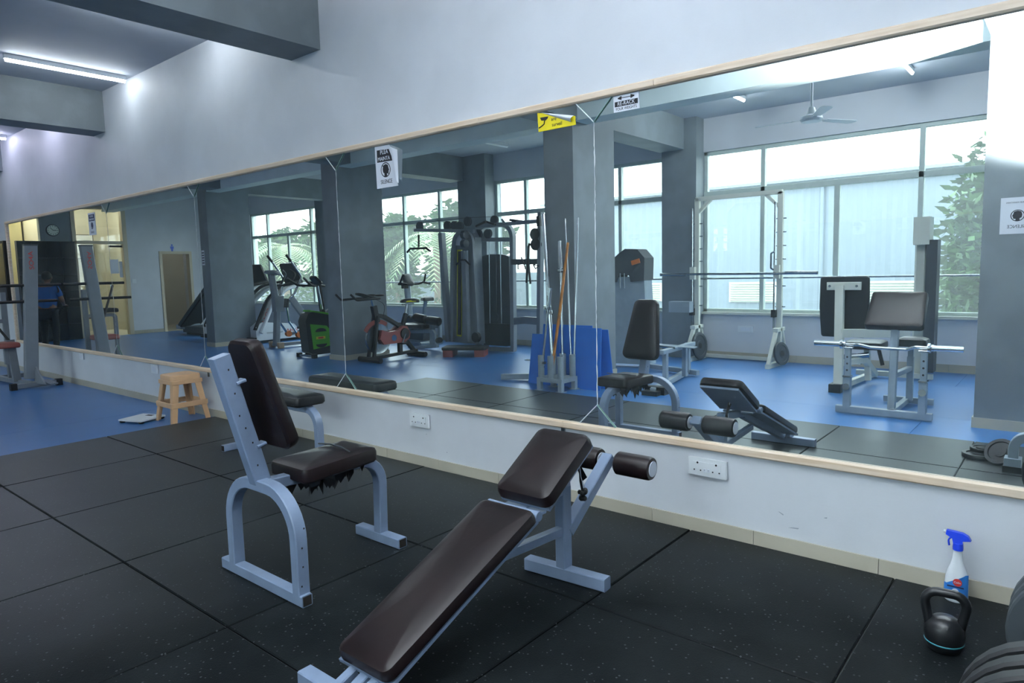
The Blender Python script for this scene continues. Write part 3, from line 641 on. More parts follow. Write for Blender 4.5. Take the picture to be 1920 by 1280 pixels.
text('logo_text','Colin',.011,(bx_+.006,by_-.0300,ZM+.088),R_ROOM,'paper',lb)
put('label_band',MB().bx((bx_-.03,by_-.0285,ZM+.026),(bx_+.03,by_-.0275,ZM+.034)),'navy',lb,smooth=False)
put('label_band',MB().bx((bx_-.028,by_-.0285,ZM+.066),(bx_+.028,by_-.0272,ZM+.071)),'navy',lb,smooth=False)
put('label_picture',MB().lathe([(.012,0),(.012,.0008)],(bx_+.0,by_-.0280,ZM+.05),-Y3,14),'paper',lb)
put('neck_ring',MB().lathe([(.018,.212),(.0185,.222),(.017,.24)],(bx_,by_,ZM)),'sprayblue',t)
M=TR((bx_,by_,ZM))
put('trigger_head',MB(M).poly([(-.016,-.011,.238),(.014,-.011,.238),(.016,-.011,.252),(.043,-.011,.258),(.034,-.011,.274),(.016,-.011,.283),(-.04,-.011,.287),(-.042,-.011,.270),(-.02,-.011,.258)],(0,.022,0)),'sprayblue',t)
put('trigger',MB(M).sweep(fil([(-.018,0,.262),(-.034,0,.25),(-.03,0,.225)],.02,4),rrect(.012,.006,.002)),'sprayblue',t)
put('nozzle',MB(M).cyl((-.042,0,.279),(-.050,0,.279),.006,10),'white',t)
kx,ky=-.312,-.527
t=thing('kettlebell','black kettlebell with a thin teal ring on the rubber mat','kettlebell',(kx,ky,ZM))
put('body',MB().lathe([(.038,0),(.048,.004),(.057,.022),(.0615,.046),(.063,.064),(.060,.086),(.050,.104),(.036,.116),(.018,.122),(.001,.124)],(kx,ky,ZM),n=32),'plast',t)
put('ring',MB().lathe([(.0594,.031),(.0610,.0325),(.0615,.0355),(.0605,.037)],(kx,ky,ZM),n=32),'teal',t)
dx_=Vector((.995,.10,0)).normalized(); B=Vector((kx,ky,ZM))
put('handle',MB().tube(fil([B+dx_*-.046+Z3*.085,B+dx_*-.069+Z3*.205,B+dx_*.069+Z3*.205,B+dx_*.046+Z3*.085],.038,6),.0155,14),'plast',t)
# ------------------------------------------------------------------ plates by the camera side
def plate(c,axis,R,th,m,label,group,parts=True,name='weight_plate'):
    t=thing(name,label,'weight plate',c,group); c=Vector(c); axis=Vector(axis).normalized()
    put('disc',MB().lathe([(.026,-th*.35),(R*.34,-th*.42),(R*.36,-th*.25),(R*.72,-th*.25),(R*.76,-th*.5),(R*.97,-th*.5),(R,-th*.35),(R,th*.35),(R*.97,th*.5),(R*.76,th*.5),(R*.72,th*.25),(R*.36,th*.25),(R*.34,th*.42),(.026,th*.35)],c,axis,32),m,t)
    if parts: put('bore_ring',MB().lathe([(.026,-th*.52),(.04,-th*.52),(.04,th*.52),(.026,th*.52)],c,axis,20),'black',t)
    return t
for k,y in enumerate((-.50,-.575,-.65)): plate((.065,y,.2+ZM),(0.05,1,0),.2,.05,'greyrubber','thick grey rubber weight plate standing on edge, %s of the farther set in the rack'%('farthest','middle','nearest')[k],'plates in the rack by the wall')
for k,y in enumerate((-1.26,-1.335,-1.41)): plate((.03,y,.23+ZM),(0.05,1,0),.23,.05,'dark','thick black rubber weight plate standing on edge, %s of the nearer set in the rack'%('farthest','middle','nearest')[k],'plates in the rack by the camera')
t=thing('plate_rack','low grey tube rack holding the thick weight plates beside the kettlebell','rack',(.0,-1.2,ZM))
put('side_rail',MB().bar((.37,-2.0,.20),(.37,-.35,.20),.05,.05),'steel2',t)
for y in (-.45,-.70,-1.20,-1.47): put('divider',MB().sweep(fil([(.37,y,.2),(.37,y,.42),(.26,y,.42)],.06,5),rrect(.02,.02),Y3),'steel2',t)
put('end_arch',MB().sweep(fil([(-.285,-2.12,.06),(-.285,-2.12,.25),(.37,-2.05,.25),(.37,-2.05,.03)],.12,7),rrect(.055,.05),Y3),'steel2',t)
put('foot_plate',MB().bx((-.33,-2.17,.045),(-.24,-2.07,.10)),'steel2',t)
put('rubber_foot',MB().bx((-.335,-2.18,ZM),(-.235,-2.06,.05)),'black',t)
put('rubber_foot',MB().bx((.33,-2.10,ZM),(.41,-2.0,.04)),'black',t); put('rubber_foot',MB().bx((.33,-.42,ZM),(.41,-.32,.04)),'black',t)
put('far_post',MB().bar((.37,-.37,.04),(.37,-.37,.21),.05,.05,X3),'steel2',t)
GP='small plates lying on the mat by the rack'
plate((-.485,-2.37,.015+ZM),(0,0,1),.105,.03,'plast','glossy black plate lying flat on the mat by the rack foot',GP)
plate((-.475,-2.44,.043+ZM),(.02,.03,1),.075,.025,'plast','small black plate lying on top of the flat glossy plate',GP)
plate((-.36,-2.25,.082+ZM),(-.35,.75,.62),.095,.03,'plast','black plate leaning tilted against the flat plates',GP)
# ------------------------------------------------------------------ dip and knee raise station at the far end
t=thing('dip_station','grey post exercise station with black bars and brown seat at far left','machine',(-10.6,-.5,0))
pb=Vector((-10.55,-.46,.12)); pt=Vector((-10.56,-.33,1.86))
po=put('main_post',MB().bar(pb,pt,.085,.15,Y3,.008),'steel3',t)
put('post_cap',MB().box(pt,(.09,.155,.02)),'greyrubber',po)
for s_,zz in ((.045,1.70),):
    text('red_mark','SO4A',.075,(-10.555+.0455,-.345,1.66),R_SIDE@Matrix.Rotation(PI/2,3,'Z'),'red',po,1.3)
put('base_bar',MB().bar((-10.49,-.66,.045),(-10.49,-.19,.045),.06,.06),'steel3',t)
for y in (-.68,-.17): put('rubber_cap',MB().bx((-10.53,y-.035,0),(-10.45,y+.035,.085)),'black',t)
put('base_rail',MB().bar((-10.49,-.46,.05),(-11.75,-.55,.05),.06,.06),'steel3',t)
put('rear_base_bar',MB().bar((-11.75,-.95,.045),(-11.75,-.15,.045),.06,.06),'steel3',t)
for y in (-.97,-.13): put('rubber_cap',MB().bx((-11.79,y-.03,0),(-11.71,y+.03,.085)),'black',t)
put('gusset',MB().poly([(-10.52,-.44,.06),(-10.25,-.40,.06),(-10.54,-.42,.3)],(0,.02,0)),'steel3',t)
put('pedal',MB().bar((-10.38,-.36,.1),(-10.20,-.30,.06),.09,.015),'steel3',t)
put('rear_post',MB().bar((-10.95,-.52,.06),(-10.97,-.55,.62),.07,.09,Y3),'steel3',t)
for z,a,b in ((1.34,-.78,-.02),(1.13,-.86,-.08)): put('grip_bar',MB().cyl((-10.56,a,z),(-10.56,b,z),.02,10),'black',t)
put('seat_pad',MB().pad(outline([(-.18,-.15),(.18,-.15),(.18,.15),(-.18,.15)],.04),.07,.01,(-10.98,-.62,.52),X3,Y3,Z3,.025),W['redp'],t)
put('seat_post',MB().bar((-10.97,-.6,.3),(-10.97,-.6,.53),.06,.06,X3),'steel3',t)
put('arm_frame',MB().sweep(fil([(-11.3,-.9,.06),(-11.3,-.9,.86),(-11.3,-.5,.86)],.05,4),rrect(.05,.05),X3),'steel3',t)
put('arm_pad',MB().pad(outline([(-.1,-.16),(.1,-.16),(.1,.16),(-.1,.16)],.03),.06,.01,(-11.25,-.75,.9),X3,Y3,Z3,.02),'vinyl_k',t)
put('brace',MB().tube([(-11.3,-.9,1.3),(-10.98,-.55,.6)],.016,8),'black',t)
put('uprights',MB().bar((-11.3,-.5,.06),(-11.3,-.5,1.25),.06,.06,X3),'steel3',t)
t=thing('wall_screen','tall dark framed screen mounted on the wall at the far left','screen',(-13.05,0,1.1))
put('frame',MB().bx((-13.75,-.05,1.10),(-12.86,-.001,2.03)),'black',t,smooth=False)
put('panel',MB().bx((-13.71,-.053,1.14),(-12.90,-.048,1.99)),'tv',t,smooth=False)
# ------------------------------------------------------------------ far end: tile partition, clock, wall box, chair, bin
t=thing('tile_partition','black tiled partition beside the glass door at the far end','partition',(-18.4,-2.2,0))
put('core',MB().bx((-18.56,-2.74,0),(-18.42,-1.58,2.32)),'grout',t,smooth=False)
for i in range(4):
    for j in range(6):
        y=-2.74+i*.29; z=j*.386; put('tile',MB().bx((-18.425,y+.003,z+.003),(-18.41,y+.287,z+.383)),'granite',t,smooth=False)
t=thing('wall_clock','round pale wall clock above the black tiled partition','clock',(XL,-2.36,2.43))
put('rim',MB().lathe([(.125,0),(.14,.01),(.14,.03),(.12,.035)],(XL+.001,-2.36,2.58),X3,28),'greyrubber',t)
put('face',MB().lathe([(.119,.03),(.119,.038)],(XL+.001,-2.36,2.58),X3,28),'clockf',t)
nm=MB()
for k in range(12): a=k*PI/6; nm.box((XL+.041,-2.36+.098*math.sin(a),2.58+.098*math.cos(a)),(.002,.014,.018))
put('hour_marks',nm,'ink',t,smooth=False)
put('hands',MB().bar((XL+.042,-2.36,2.58),(XL+.042,-2.36-.075,2.582),.012,.004,X3).bar((XL+.043,-2.36,2.58),(XL+.043,-2.36+.055,2.58+.06),.010,.004,X3),'ink',t,smooth=False)
t=thing('wall_box','white and black box mounted on the corridor wall behind the glass door','cabinet',(-21.0,-3.9,2.0))
put('housing',MB().bx((-21.19,-4.02,1.98),(-20.95,-3.62,2.64)),'black',t,smooth=False); put('front_cover',MB().bx((-20.96,-3.98,2.0),(-20.88,-3.58,2.62)),'white',t,smooth=False)
t=thing('wooden_chair','brown wooden chair with slatted back behind the glass door','chair',(-19.4,-3.15,0))
for a in (-.2,.2):
    put('leg',MB().bar((-19.4+a,-3.0,0),(-19.4+a,-3.0,.45),.04,.04,X3),'brownwood',t); put('leg',MB().bar((-19.4+a,-3.42,0),(-19.4+a,-3.46,1.0),.04,.04,X3),'brownwood',t)
put('seat',MB().bx((-19.63,-3.44,.43),(-19.17,-2.97,.48)),'brownwood',t)
for z in (.62,.75,.88): put('back_slat',MB().bx((-19.6,-3.47,z),(-19.2,-3.44,z+.07)),'brownwood',t)
solo('bin',MB().lathe([(.11,0),(.14,.28),(.15,.29),(.13,.285),(.10,.02)],(-18.2,-3.05,0),n=20),'bluebin','blue plastic bin on the floor in front of the glass door','bin')
solo('door_notices',MB().bx((XL-.045,-3.75,1.55),(XL-.043,-3.55,1.9)).bx((XL-.045,-3.84,1.45),(XL-.043,-3.76,1.85)),'paper','white notices stuck on the glass door at eye level','notice',smooth=False)
ld=MB()
t=thing('ladder','aluminium ladder leaning in the yellow passage beyond the end window','ladder',(-19.6,-1.5,0))
for y in (-1.25,-1.58): put('stile',MB().bar((-19.4,y+.0,0),(-19.95,y-.25,3.0),.05,.03,X3),'alu',t)
for k in range(9): put('rung',MB().cyl((-19.4-.55*(k+.5)/9.5,-1.25-.25*(k+.5)/9.5,3.0*(k+.5)/9.5),(-19.4-.55*(k+.5)/9.5,-1.58-.25*(k+.5)/9.5,3.0*(k+.5)/9.5),.015,8),'alu',t)
t=thing('toilet_sign','small blue man symbol on the wall above the open doorway','sign',(XL,-5.08,2.12))
put('head',MB().cyl((XL+.001,-5.08,2.27),(XL+.006,-5.08,2.27),.025,12),'bluebin',t)
put('body',MB().poly([(XL+.001,-5.08+a,2.2+b) for a,b in ((-.045,.04),(.045,.04),(.045,-.02),(.03,-.02),(.022,-.09),(-.022,-.09),(-.03,-.02),(-.045,-.02))],(.005,0,0)),'bluebin',t,smooth=False)
solo('switch_plate',MB().bx((XL,-6.02,1.33),(XL+.014,-5.87,1.45)),'white','white switch plate on the wall right of the open doorway','switch')
solo('switch_plate',MB().bx((XL,-4.12,1.3),(XL+.014,-4.02,1.40)).cyl((XL+.014,-4.07,1.35),(XL+.02,-4.07,1.35),.03,12),'white','round white dimmer plate beside the glass door frame','switch')
t=poster('white poster taped on the far grey column beside the doorway',loc=(-13.53,-3.41,1.63))
flat('paper_sheet',[(-13.58,1.635),(-13.47,1.635),(-13.47,1.93),(-13.58,1.93)],-3.418,'paper',t,dy=.001)
for k in range(5): flat('print_line',[(-13.57,1.67+.05*k),(-13.48,1.67+.05*k),(-13.48,1.69+.05*k),(-13.57,1.69+.05*k)],-3.4165,'ink',t)
t=poster('white silence sheet taped on the grey column behind the camera',loc=(-.43,-3.41,1.55))
flat('paper_sheet',[(-.515,1.56),(-.30,1.56),(-.30,1.84),(-.515,1.84)],-3.418,'paper',t,dy=.001)
annulus('no_speech_ring',-.405,1.70,.045,.006,-3.4163,'ink',t); flat('head_silhouette',[(-.405-a*.75,1.70+b*.75) for a,b in FACE],-3.4166,'ink',t)
text('caption','SILENCE',.036,(-.41,-3.4163,1.615),R_WALL,'ink',t,.9); text('heading','PLEASE MAINTAIN',.017,(-.41,-3.4163,1.80),R_WALL,'ink',t)
# ------------------------------------------------------------------ person in the blue polo
def person():
    P0=Vector((-15.0,-1.08,0)); A=Matrix.Rotation(2.2,3,'Z')
    J=dict(pel=(0,0,.84),wai=(0,.01,.98),che=(0,.05,1.18),nek=(0,.075,1.315),hea=(0,.11,1.40),shl=(-.165,.05,1.255),ell=(-.24,.06,1.02),hal=(-.20,.24,.93),shr=(.165,.05,1.255),elr=(.245,.06,1.02),har=(.19,.25,.95),hil=(-.085,0,.80),knl=(-.10,.03,.45),anl=(-.10,-.02,.075),tol=(-.12,.13,.03),hir=(.085,0,.80),knr=(.10,.06,.45),anr=(.10,.02,.075),tor=(.12,.17,.03))
    def skin(name,edges,rad,m,par):
        ks=[]; 
        for a,b in edges:
            for q in (a,b):
                if q not in ks: ks.append(q)
        me=bpy.data.meshes.new(name); me.from_pydata([tuple(P0+A@Vector(J[k])-WL[par.name]) for k in ks],[(ks.index(a),ks.index(b)) for a,b in edges],[])
        o=bpy.data.objects.new(name,me); COL.objects.link(o); md=o.modifiers.new('s','SKIN'); md.use_smooth_shade=True
        for k,v in zip(ks,me.skin_vertices[0].data): v.radius=(rad[k],rad[k]) if not isinstance(rad[k],tuple) else rad[k]
        me.skin_vertices[0].data[0].use_root=True
        o.modifiers.new('d','SUBSURF').levels=2; o.modifiers['d'].render_levels=2
        bpy.context.view_layer.update(); dg=bpy.context.evaluated_depsgraph_get(); nm=bpy.data.meshes.new_from_object(o.evaluated_get(dg)); bpy.data.objects.remove(o)
        nm.name=name; nm.materials.clear(); nm.materials.append(W[m]); r=bpy.data.objects.new(name,nm); COL.objects.link(r)
        if par: r.parent=par; WL[r.name]=WL[par.name]
        return r
    t=thing('person','person in a blue polo shirt and dark trousers standing turned away','person',tuple(P0))
    rad=dict(pel=(.15,.11),wai=(.14,.105),che=(.16,.115),nek=.052,hea=.06,shl=.062,ell=.042,hal=.028,shr=.062,elr=.042,har=.028,hil=.085,knl=.058,anl=.04,tol=.04,hir=.085,knr=.058,anr=.04,tor=.04)
    body=[('pel','wai'),('wai','che'),('che','nek'),('nek','hea'),('che','shl'),('shl','ell'),('ell','hal'),('che','shr'),('shr','elr'),('elr','har'),('pel','hil'),('hil','knl'),('knl','anl'),('anl','tol'),('pel','hir'),('hir','knr'),('knr','anr'),('anr','tor')]
    skin('body',body,rad,'skin',t)
    big=lambda k,f: {q:(tuple(x*f for x in v) if isinstance(v,tuple) else v*f) for q,v in rad.items()}
    J2=dict(J); J['sll']=tuple(Vector(J['shl']).lerp(Vector(J['ell']),.75)); J['slr']=tuple(Vector(J['shr']).lerp(Vector(J['elr']),.75)); J['nb']=(0,.065,1.27)
    r2=big(rad,1.16); r2['sll']=.062; r2['slr']=.062; r2['nb']=.075
    skin('polo_shirt',[('pel','wai'),('wai','che'),('che','nb'),('che','shl'),('shl','sll'),('che','shr'),('shr','slr')],r2,'cloth',t)
    r3=big(rad,1.2); skin('trousers',[('pel','hil'),('hil','knl'),('knl','anl'),('pel','hir'),('hir','knr'),('knr','anr')],r3,'trousers',t)
    M=Matrix.Translation(P0)@A.to_4x4()
    hd=MB(M); hd.ball((0,.12,1.465),.075,.092,.108,16,12); hd.ball((0,.208,1.455),.013,.02,.02,8,6)
    for s_ in (-1,1): hd.ball((s_*.076,.115,1.46),.014,.022,.032,8,6)
    h_=put('head',hd,'skin',t)
    fc=MB(M)
    for s_ in (-1,1): fc.ball((s_*.032,.2,1.475),.011,.008,.007,8,6)
    put('eyes',fc,'paper',h_); put('mouth',MB(M).ball((0,.203,1.415),.024,.008,.007,8,6),'redp',h_)
    put('hair',MB(M).ball((0,.098,1.492),.083,.098,.096,16,10),'hair',h_)
    put('collar',MB(M).lathe([(.066,0),(.062,.03),(.056,.03),(.06,0)],(0,.068,1.285),Vector((0,.25,1)),16),'paper',t)
    for s_,k in ((-1,'hal'),(1,'har')):
        c=Vector(J[k]); hm=MB(M); hm.ball(c+Vector((0,.035,0)),.028,.045,.018,10,8)
        for f in range(4): 
            x=-.024+.016*f; l=(.055,.066,.062,.048)[f]; hm.tube([c+Vector((x,.06,0)),c+Vector((x,.06+l*.5,-.006)),c+Vector((x,.06+l*.8,-.03))],.0085,7)
        hm.tube([c+Vector((-s_*.02,.02,0)),c+Vector((-s_*.042,.05,-.006)),c+Vector((-s_*.04,.075,-.02))],.010,7)
        put('hand',hm,'skin',t)
    for k in ('l','r'): put('shoe',MB(M).pad(outline([(-.045,-.06),(.045,-.06),(.05,.17),(-.05,.17)],.04),.06,.03,Vector(J['an'+k])*1+Vector((0,0,-.075)),X3,Y3,Z3,.02),'black',t)
person()
# ------------------------------------------------------------------ barbell stand and blue foam sheets
t=thing('barbell_stand','grey steel floor stand with upright sleeves holding bars by the column','stand',(-4.585,-3.05,0))
cx,cy=-4.585,-3.07; ax_,ay_=Vector((.135,0,0)),Vector((0,.12,0)); C0=Vector((cx,cy,0))
put('tray',MB().poly([C0+ax_*a*1.3+ay_*b*1.3+Z3*.10 for a,b in ((-1,-1),(1,-1),(1,1),(-1,1))],Z3*.05),'steel2',t)
SL=[]
for a in (-1,0,1):
    for b in (-1,1):
        p=C0+ax_*a+ay_*b; SL.append(p); put('sleeve',MB().lathe([(.036,.14),(.036,.40),(.030,.40),(.030,.16)],p,Z3,16),'steel2',t)
for a in (-1,1):
    for b in (-1,1): p=C0+ax_*a*1.1+ay_*b*1.1; put('leg',MB().bar(p+Z3*.008,p+Z3*.11,.055,.055,X3),'steel2',t); put('foot_plate',MB().bx((p.x-.05,p.y-.04,0),(p.x+.05,p.y+.04,.009)),'steel2',t)
def barbell(p,q,label,sl=.42,r=.014,rs=.025,collar=True):
    p,q=Vector(p),Vector(q); d=(q-p).normalized(); t=thing('barbell',label,'barbell',tuple(p),'bars in the stand')
    put('shaft',MB().cyl(p,q,r,10),'chrome',t)
    if sl: 
        put('end_sleeve',MB().cyl(q-d*sl,q,rs,14),'chrome',t); put('end_sleeve',MB().cyl(p,p+d*sl*.6,rs,14),'chrome',t)
        if collar: put('clip',MB().lathe([(.028,-.015),(.043,-.012),(.043,.012),(.028,.015)],q-d*(sl+.03),d,16),'steelbar',t); put('clip',MB().lathe([(.028,-.015),(.043,-.012),(.043,.012),(.028,.015)],p+d*(sl*.6+.04),d,16),'chrome',t)
    return t
barbell(SL[0]+Z3*.16,(-4.969,-3.380,2.029),'tall chrome barbell leaning in the stand nearest the window side',1.15,.02,.027)
barbell(SL[1]+Vector((.0,0,.16)),(-4.621,-3.020,1.165),'shortest chrome bar in the stand with a clip near its top',.20)
barbell(SL[2]+Z3*.16,(-4.720,-3.360,1.702),'medium chrome bar in the stand with bright top sleeve',.32)
barbell(SL[4]+Vector((-.012,0,.16)),(-4.666,-3.400,1.960),'thin plain steel rod leaning behind the bamboo stick',0,.011)
barbell(SL[4]+Vector((.016,0,.16)),(-4.487,-3.400,1.960),'thin steel bar standing rightmost in the stand',0,.012)
P_=SL[3]+Vector((0,0,.16)); Q_=Vector((-4.592,-3.340,1.678))
solo('stick',MB().tube([P_,P_.lerp(Q_,.5)+Vector((.008,0,0)),Q_],.017,10,[1,1.05,.9]),'wood','brown bamboo stick leaning among the chrome bars in the stand','stick')
for k,(a,b,h,dy,lb) in enumerate(((-5.16,-4.72,.60,-3.27,'blue foam sheet with the lowest top edge left of the barbell stand'),(-5.02,-4.30,.72,-3.30,'tall blue foam sheet directly behind the barbell stand'),(-4.55,-4.14,.70,-3.245,'blue foam sheet leaning at the right of the barbell stand'))):
    solo('foam_sheet',MB().poly([(a,dy,0),(b+.03,dy,0),(b,dy-.125*h,h),(a+.02,dy-.125*h,h)],(0,.012,0)),'bluefoam',lb,'foam sheet','blue foam sheets against the column',smooth=False)
solo('foam_sheet',MB().poly([(-4.50,-3.36,0),(-4.02,-3.40,0),(-4.10,-3.405,.68),(-4.42,-3.395,.68)],(0,.012,0)),'bluefoam','blue foam sheet farthest right, partly past the column edge','foam sheet','blue foam sheets against the column',smooth=False)
# ------------------------------------------------------------------ barbell rack under the window
t=thing('barbell_rack','tall cream barbell rack with two pegged uprights before the window','rack',(-3.72,-6.15,0))
for x in (-4.31,-3.13):
    up_=put('upright',MB().bar((x,-6.2,.04),(x,-6.2,2.33),.07,.06,Y3),'cream',t)
    for z in (1.98,1.8,1.62,1.44,1.26,1.08,.8): put('peg',MB().cyl((x-.075,-6.2,z-.0),(x+.075,-6.2,z-.0),.009,8),'steelbar',up_)
    put('guide_rod',MB().cyl((x-.05,-6.13,.46),(x-.05,-6.13,2.2),.013,8),'steelbar',t)
    put('stop_collar',MB().bx((x-.08,-6.16,.66),(x-.02,-6.10,.76)),'black',t)
    put('foot_rail',MB().bar((x,-6.52,.03),(x,-5.76,.03),.06,.06),'cream',t)
    for y0,y1 in ((-5.80,-6.08),(-6.48,-6.30)): put('strut',MB().bar((x,y0,.05),(x,y1,.47),.05,.05,X3),'cream',t)
    put('strut_cap',MB().bar((x,-6.34,.49),(x,-6.04,.49),.07,.05),'cream',t)
    s_=1 if x<-3.7 else -1
    put('corner_brace',MB().bar((x,-6.2,2.12),(x+s_*.2,-6.2,2.31),.045,.05,Y3),'cream',t)
put('top_beam',MB().bar((-4.33,-6.2,2.33),(-3.11,-6.2,2.33),.06,.06),'cream',t)
put('floor_beam',MB().bar((-4.31,-6.46,.04),(-3.13,-6.46,.04),.05,.05),'cream',t)
for x in (-4.33,-3.13): put('bar_hook',MB().bx((x-.055,-6.16,1.18),(x+.02,-6.10,1.36)),'cream',t)
put('handle',MB().tube(fil([(-3.18,-6.09,1.30),(-3.2,-6.05,1.32),(-3.2,-6.05,1.52),(-3.15,-6.05,1.54)],.02,3),.012,8),'steelbar',t)
t=thing('barbell','long steel barbell resting across the cream rack','barbell',(-3.74,-6.08,1.25))
put('shaft',MB().cyl((-4.84,-6.10,1.262),(-2.63,-6.10,1.245),.017,10),'steelbar',t)
for a,b in ((-4.85,-4.45),(-3.03,-2.62)): put('end_sleeve',MB().cyl((a,-6.10,1.26),(b,-6.10,1.25),.024,12),'steelbar',t)
plate((-3.035,-6.02,.185),(.93,.25,.16),.155,.035,'greyrubber','dark plate leaning on the right upright base of the cream rack','plates by the cream rack')
plate((-4.235,-6.12,.22),(.98,.1,.1),.2,.03,'greyrubber','dark plate leaning inside the left upright base of the cream rack','plates by the cream rack')
# ------------------------------------------------------------------ preacher curl bench with EZ bar
t=thing('preacher_bench','grey tube preacher curl bench with sloped brown arm pad','bench',(-1.3,-3.8,0))
put('front_base',MB().bar((-1.69,-3.46,.04),(-.925,-3.46,.04),.06,.06),'steel2',t)
put('rear_base',MB().bar((-1.44,-4.19,.04),(-1.02,-4.19,.04),.055,.055),'steel2',t)
put('centre_rail',MB().bar((-1.24,-3.46,.045),(-1.24,-4.19,.045),.05,.05),'steel2',t)
for x in (-1.60,-1.0):
    po=put('outer_post',MB().bar((x,-3.46,.05),(x,-3.46,.34),.062,.062,X3),'steel2',t)
    put('inner_post',MB().bar((x,-3.46,.3),(x,-3.46,.60),.05,.05,X3),'steel2',t)
    put('post_rim',MB().bar((x,-3.46,.335),(x,-3.46,.35),.072,.072,X3),'chrome',po)
    put('knob',MB().lathe([(.018,0),(.03,.01),(.03,.022),(.02,.022)],(x,-3.43,.25),Y3,16),'chrome',po)
    put('cradle',MB().bar((x-.04,-3.46,.605),(x+.04,-3.46,.605),.06,.012),'chrome',t)
    put('adjust_holes',MB().cyl((x,-3.434,.40),(x,-3.436,.40),.009,8).cyl((x,-3.434,.46),(x,-3.436,.46),.009,8).cyl((x,-3.434,.52),(x,-3.436,.52),.009,8),'black',t)
put('centre_post',MB().bar((-1.255,-3.56,.05),(-1.255,-3.62,.80),.06,.06,X3),'steel2',t)
put('rear_post',MB().bar((-1.21,-4.12,.05),(-1.21,-4.12,.47),.055,.055,X3),'steel2',t)
put('seat_tube',MB().bar((-1.21,-4.12,.44),(-1.21,-4.12,.58),.045,.045,X3),'steel2',t)
put('cross_brace',MB().bar((-1.25,-3.6,.36),(-1.21,-4.12,.36),.045,.045),'steel2',t)
a=Vector((-1.265,-3.60,.755)); d_=Vector((0,-.27,.30)).normalized(); n_=Vector((0,.30,.27)).normalized()
put('arm_pad',MB().pad(outline([(-.235,0),(.235,0),(.225,.40),(-.225,.40)],.03),.075,.008,a,X3,d_,n_,.02),'vinyl_b',t)
put('seat_pad',MB().pad(outline([(-.13,-.12),(.13,-.12),(.13,.12),(-.13,.12)],.04),.075,.015,(-1.2,-4.13,.57),X3,Y3,Z3,.025),'vinyl_k',t)
t=thing('curl_bar','chrome cambered curl bar resting on the preacher bench uprights','barbell',(-1.3,-3.46,.62))
zb=.632
put('shaft',MB().tube(fil([(-1.68,-3.46,zb),(-1.55,-3.46,zb),(-1.50,-3.44,zb+.004),(-1.42,-3.47,zb-.02),(-1.22,-3.455,zb-.02),(-1.14,-3.48,zb-.026),(-1.07,-3.455,zb+.004),(-.93,-3.46,zb)],.03,3),.0135,10),'chrome',t)
for a,b in ((-1.89,-1.66),(-.95,-.72)): put('end_sleeve',MB().cyl((a,-3.46,zb),(b,-3.46,zb),.025,14),'chrome',t)
for x in (-1.645,-.955):
    c=put('collar',MB().lathe([(.02,-.025),(.042,-.02),(.042,0),(.03,.005),(.03,.025),(.02,.026)],(x,-3.46,zb),X3,18),'chrome',t)
    put('collar_screw',MB().cyl((x,-3.43,zb+.01),(x,-3.40,zb+.02),.012,10),'chrome',c)
# ------------------------------------------------------------------ cream seated press machine by the window
t=thing('press_machine','cream seated press machine with large dark back pad and weight tower','machine',(-1.8,-5.3,0))
put('front_foot',MB().bx((-2.02,-4.60,0),(-1.90,-4.44,.09)),'black',t)
put('front_post',MB().bar((-1.945,-4.53,.06),(-2.0,-4.72,1.12),.085,.07,Y3),'cream',t)
put('pad_bracket',MB().bar((-2.13,-4.72,1.12),(-1.79,-4.72,1.12),.03,.085),'cream',t)
for x in (-2.10,-1.83): put('bolt',MB().cyl((x,-4.70,1.12),(x,-4.695,1.12),.014,8),'steelbar',t)
bo=Vector((-1.98,-4.80,.56)); put('back_pad',MB().pad(outline([(-.225,0),(.225,0),(.25,.33),(.245,.66),(-.245,.66),(-.25,.33)],.03),.07,.01,bo+Vector((0,.0,0)),-X3,Vector((0,0,1)),Vector((0,-1,0)),.02),'vinyl_k',t)
put('side_beam',MB().bar((-1.97,-4.62,.62),(-1.40,-5.1,.60),.07,.09),'cream',t)
put('seat_pad',MB().pad(outline([(-.2,-.2),(.2,-.2),(.2,.2),(-.2,.2)],.05),.08,.012,(-1.82,-5.1,.42),X3,Y3,Z3,.025),'vinyl_k',t)
put('seat_frame',MB().sweep(fil([(-1.95,-4.6,.30),(-1.80,-5.0,.30),(-1.75,-5.3,.10)],.08,4),rrect(.06,.06),X3),'cream',t)
put('base_rail',MB().bar((-1.945,-4.55,.05),(-1.85,-5.75,.05),.06,.06),'cream',t)
put('rear_base',MB().bar((-2.05,-5.75,.05),(-1.25,-5.75,.05),.06,.06),'cream',t)
put('seat_post',MB().bar((-1.78,-5.1,.06),(-1.80,-5.1,.43),.06,.06,X3),'cream',t)
tw=put('tower_post',MB().bar((-1.43,-5.9,.02),(-1.43,-5.9,1.84),.12,.13,Y3,.02),'cream',t)
put('tower_top',MB().bx((-1.49,-5.96,1.55),(-1.33,-5.70,1.86)),'cream',tw)
put('tower_guard',MB().bx((-1.36,-5.94,.10),(-1.25,-5.72,1.60)),'greyrubber',t)
put('tower_leg',MB().bar((-1.48,-5.2,.62),(-1.43,-5.85,.62),.06,.06),'cream',t)
put('lever',MB().bar((-1.62,-5.0,.25),(-1.68,-5.02,.48),.035,.035,X3),'black',t)
put('cable_pulley',MB().cyl((-1.86,-4.95,.3),(-1.82,-4.95,.3),.05,14),'chrome',t)
put('roller_bar',MB().cyl((-2.0,-4.85,.33),(-1.75,-4.95,.36),.03,10),'chrome',t)
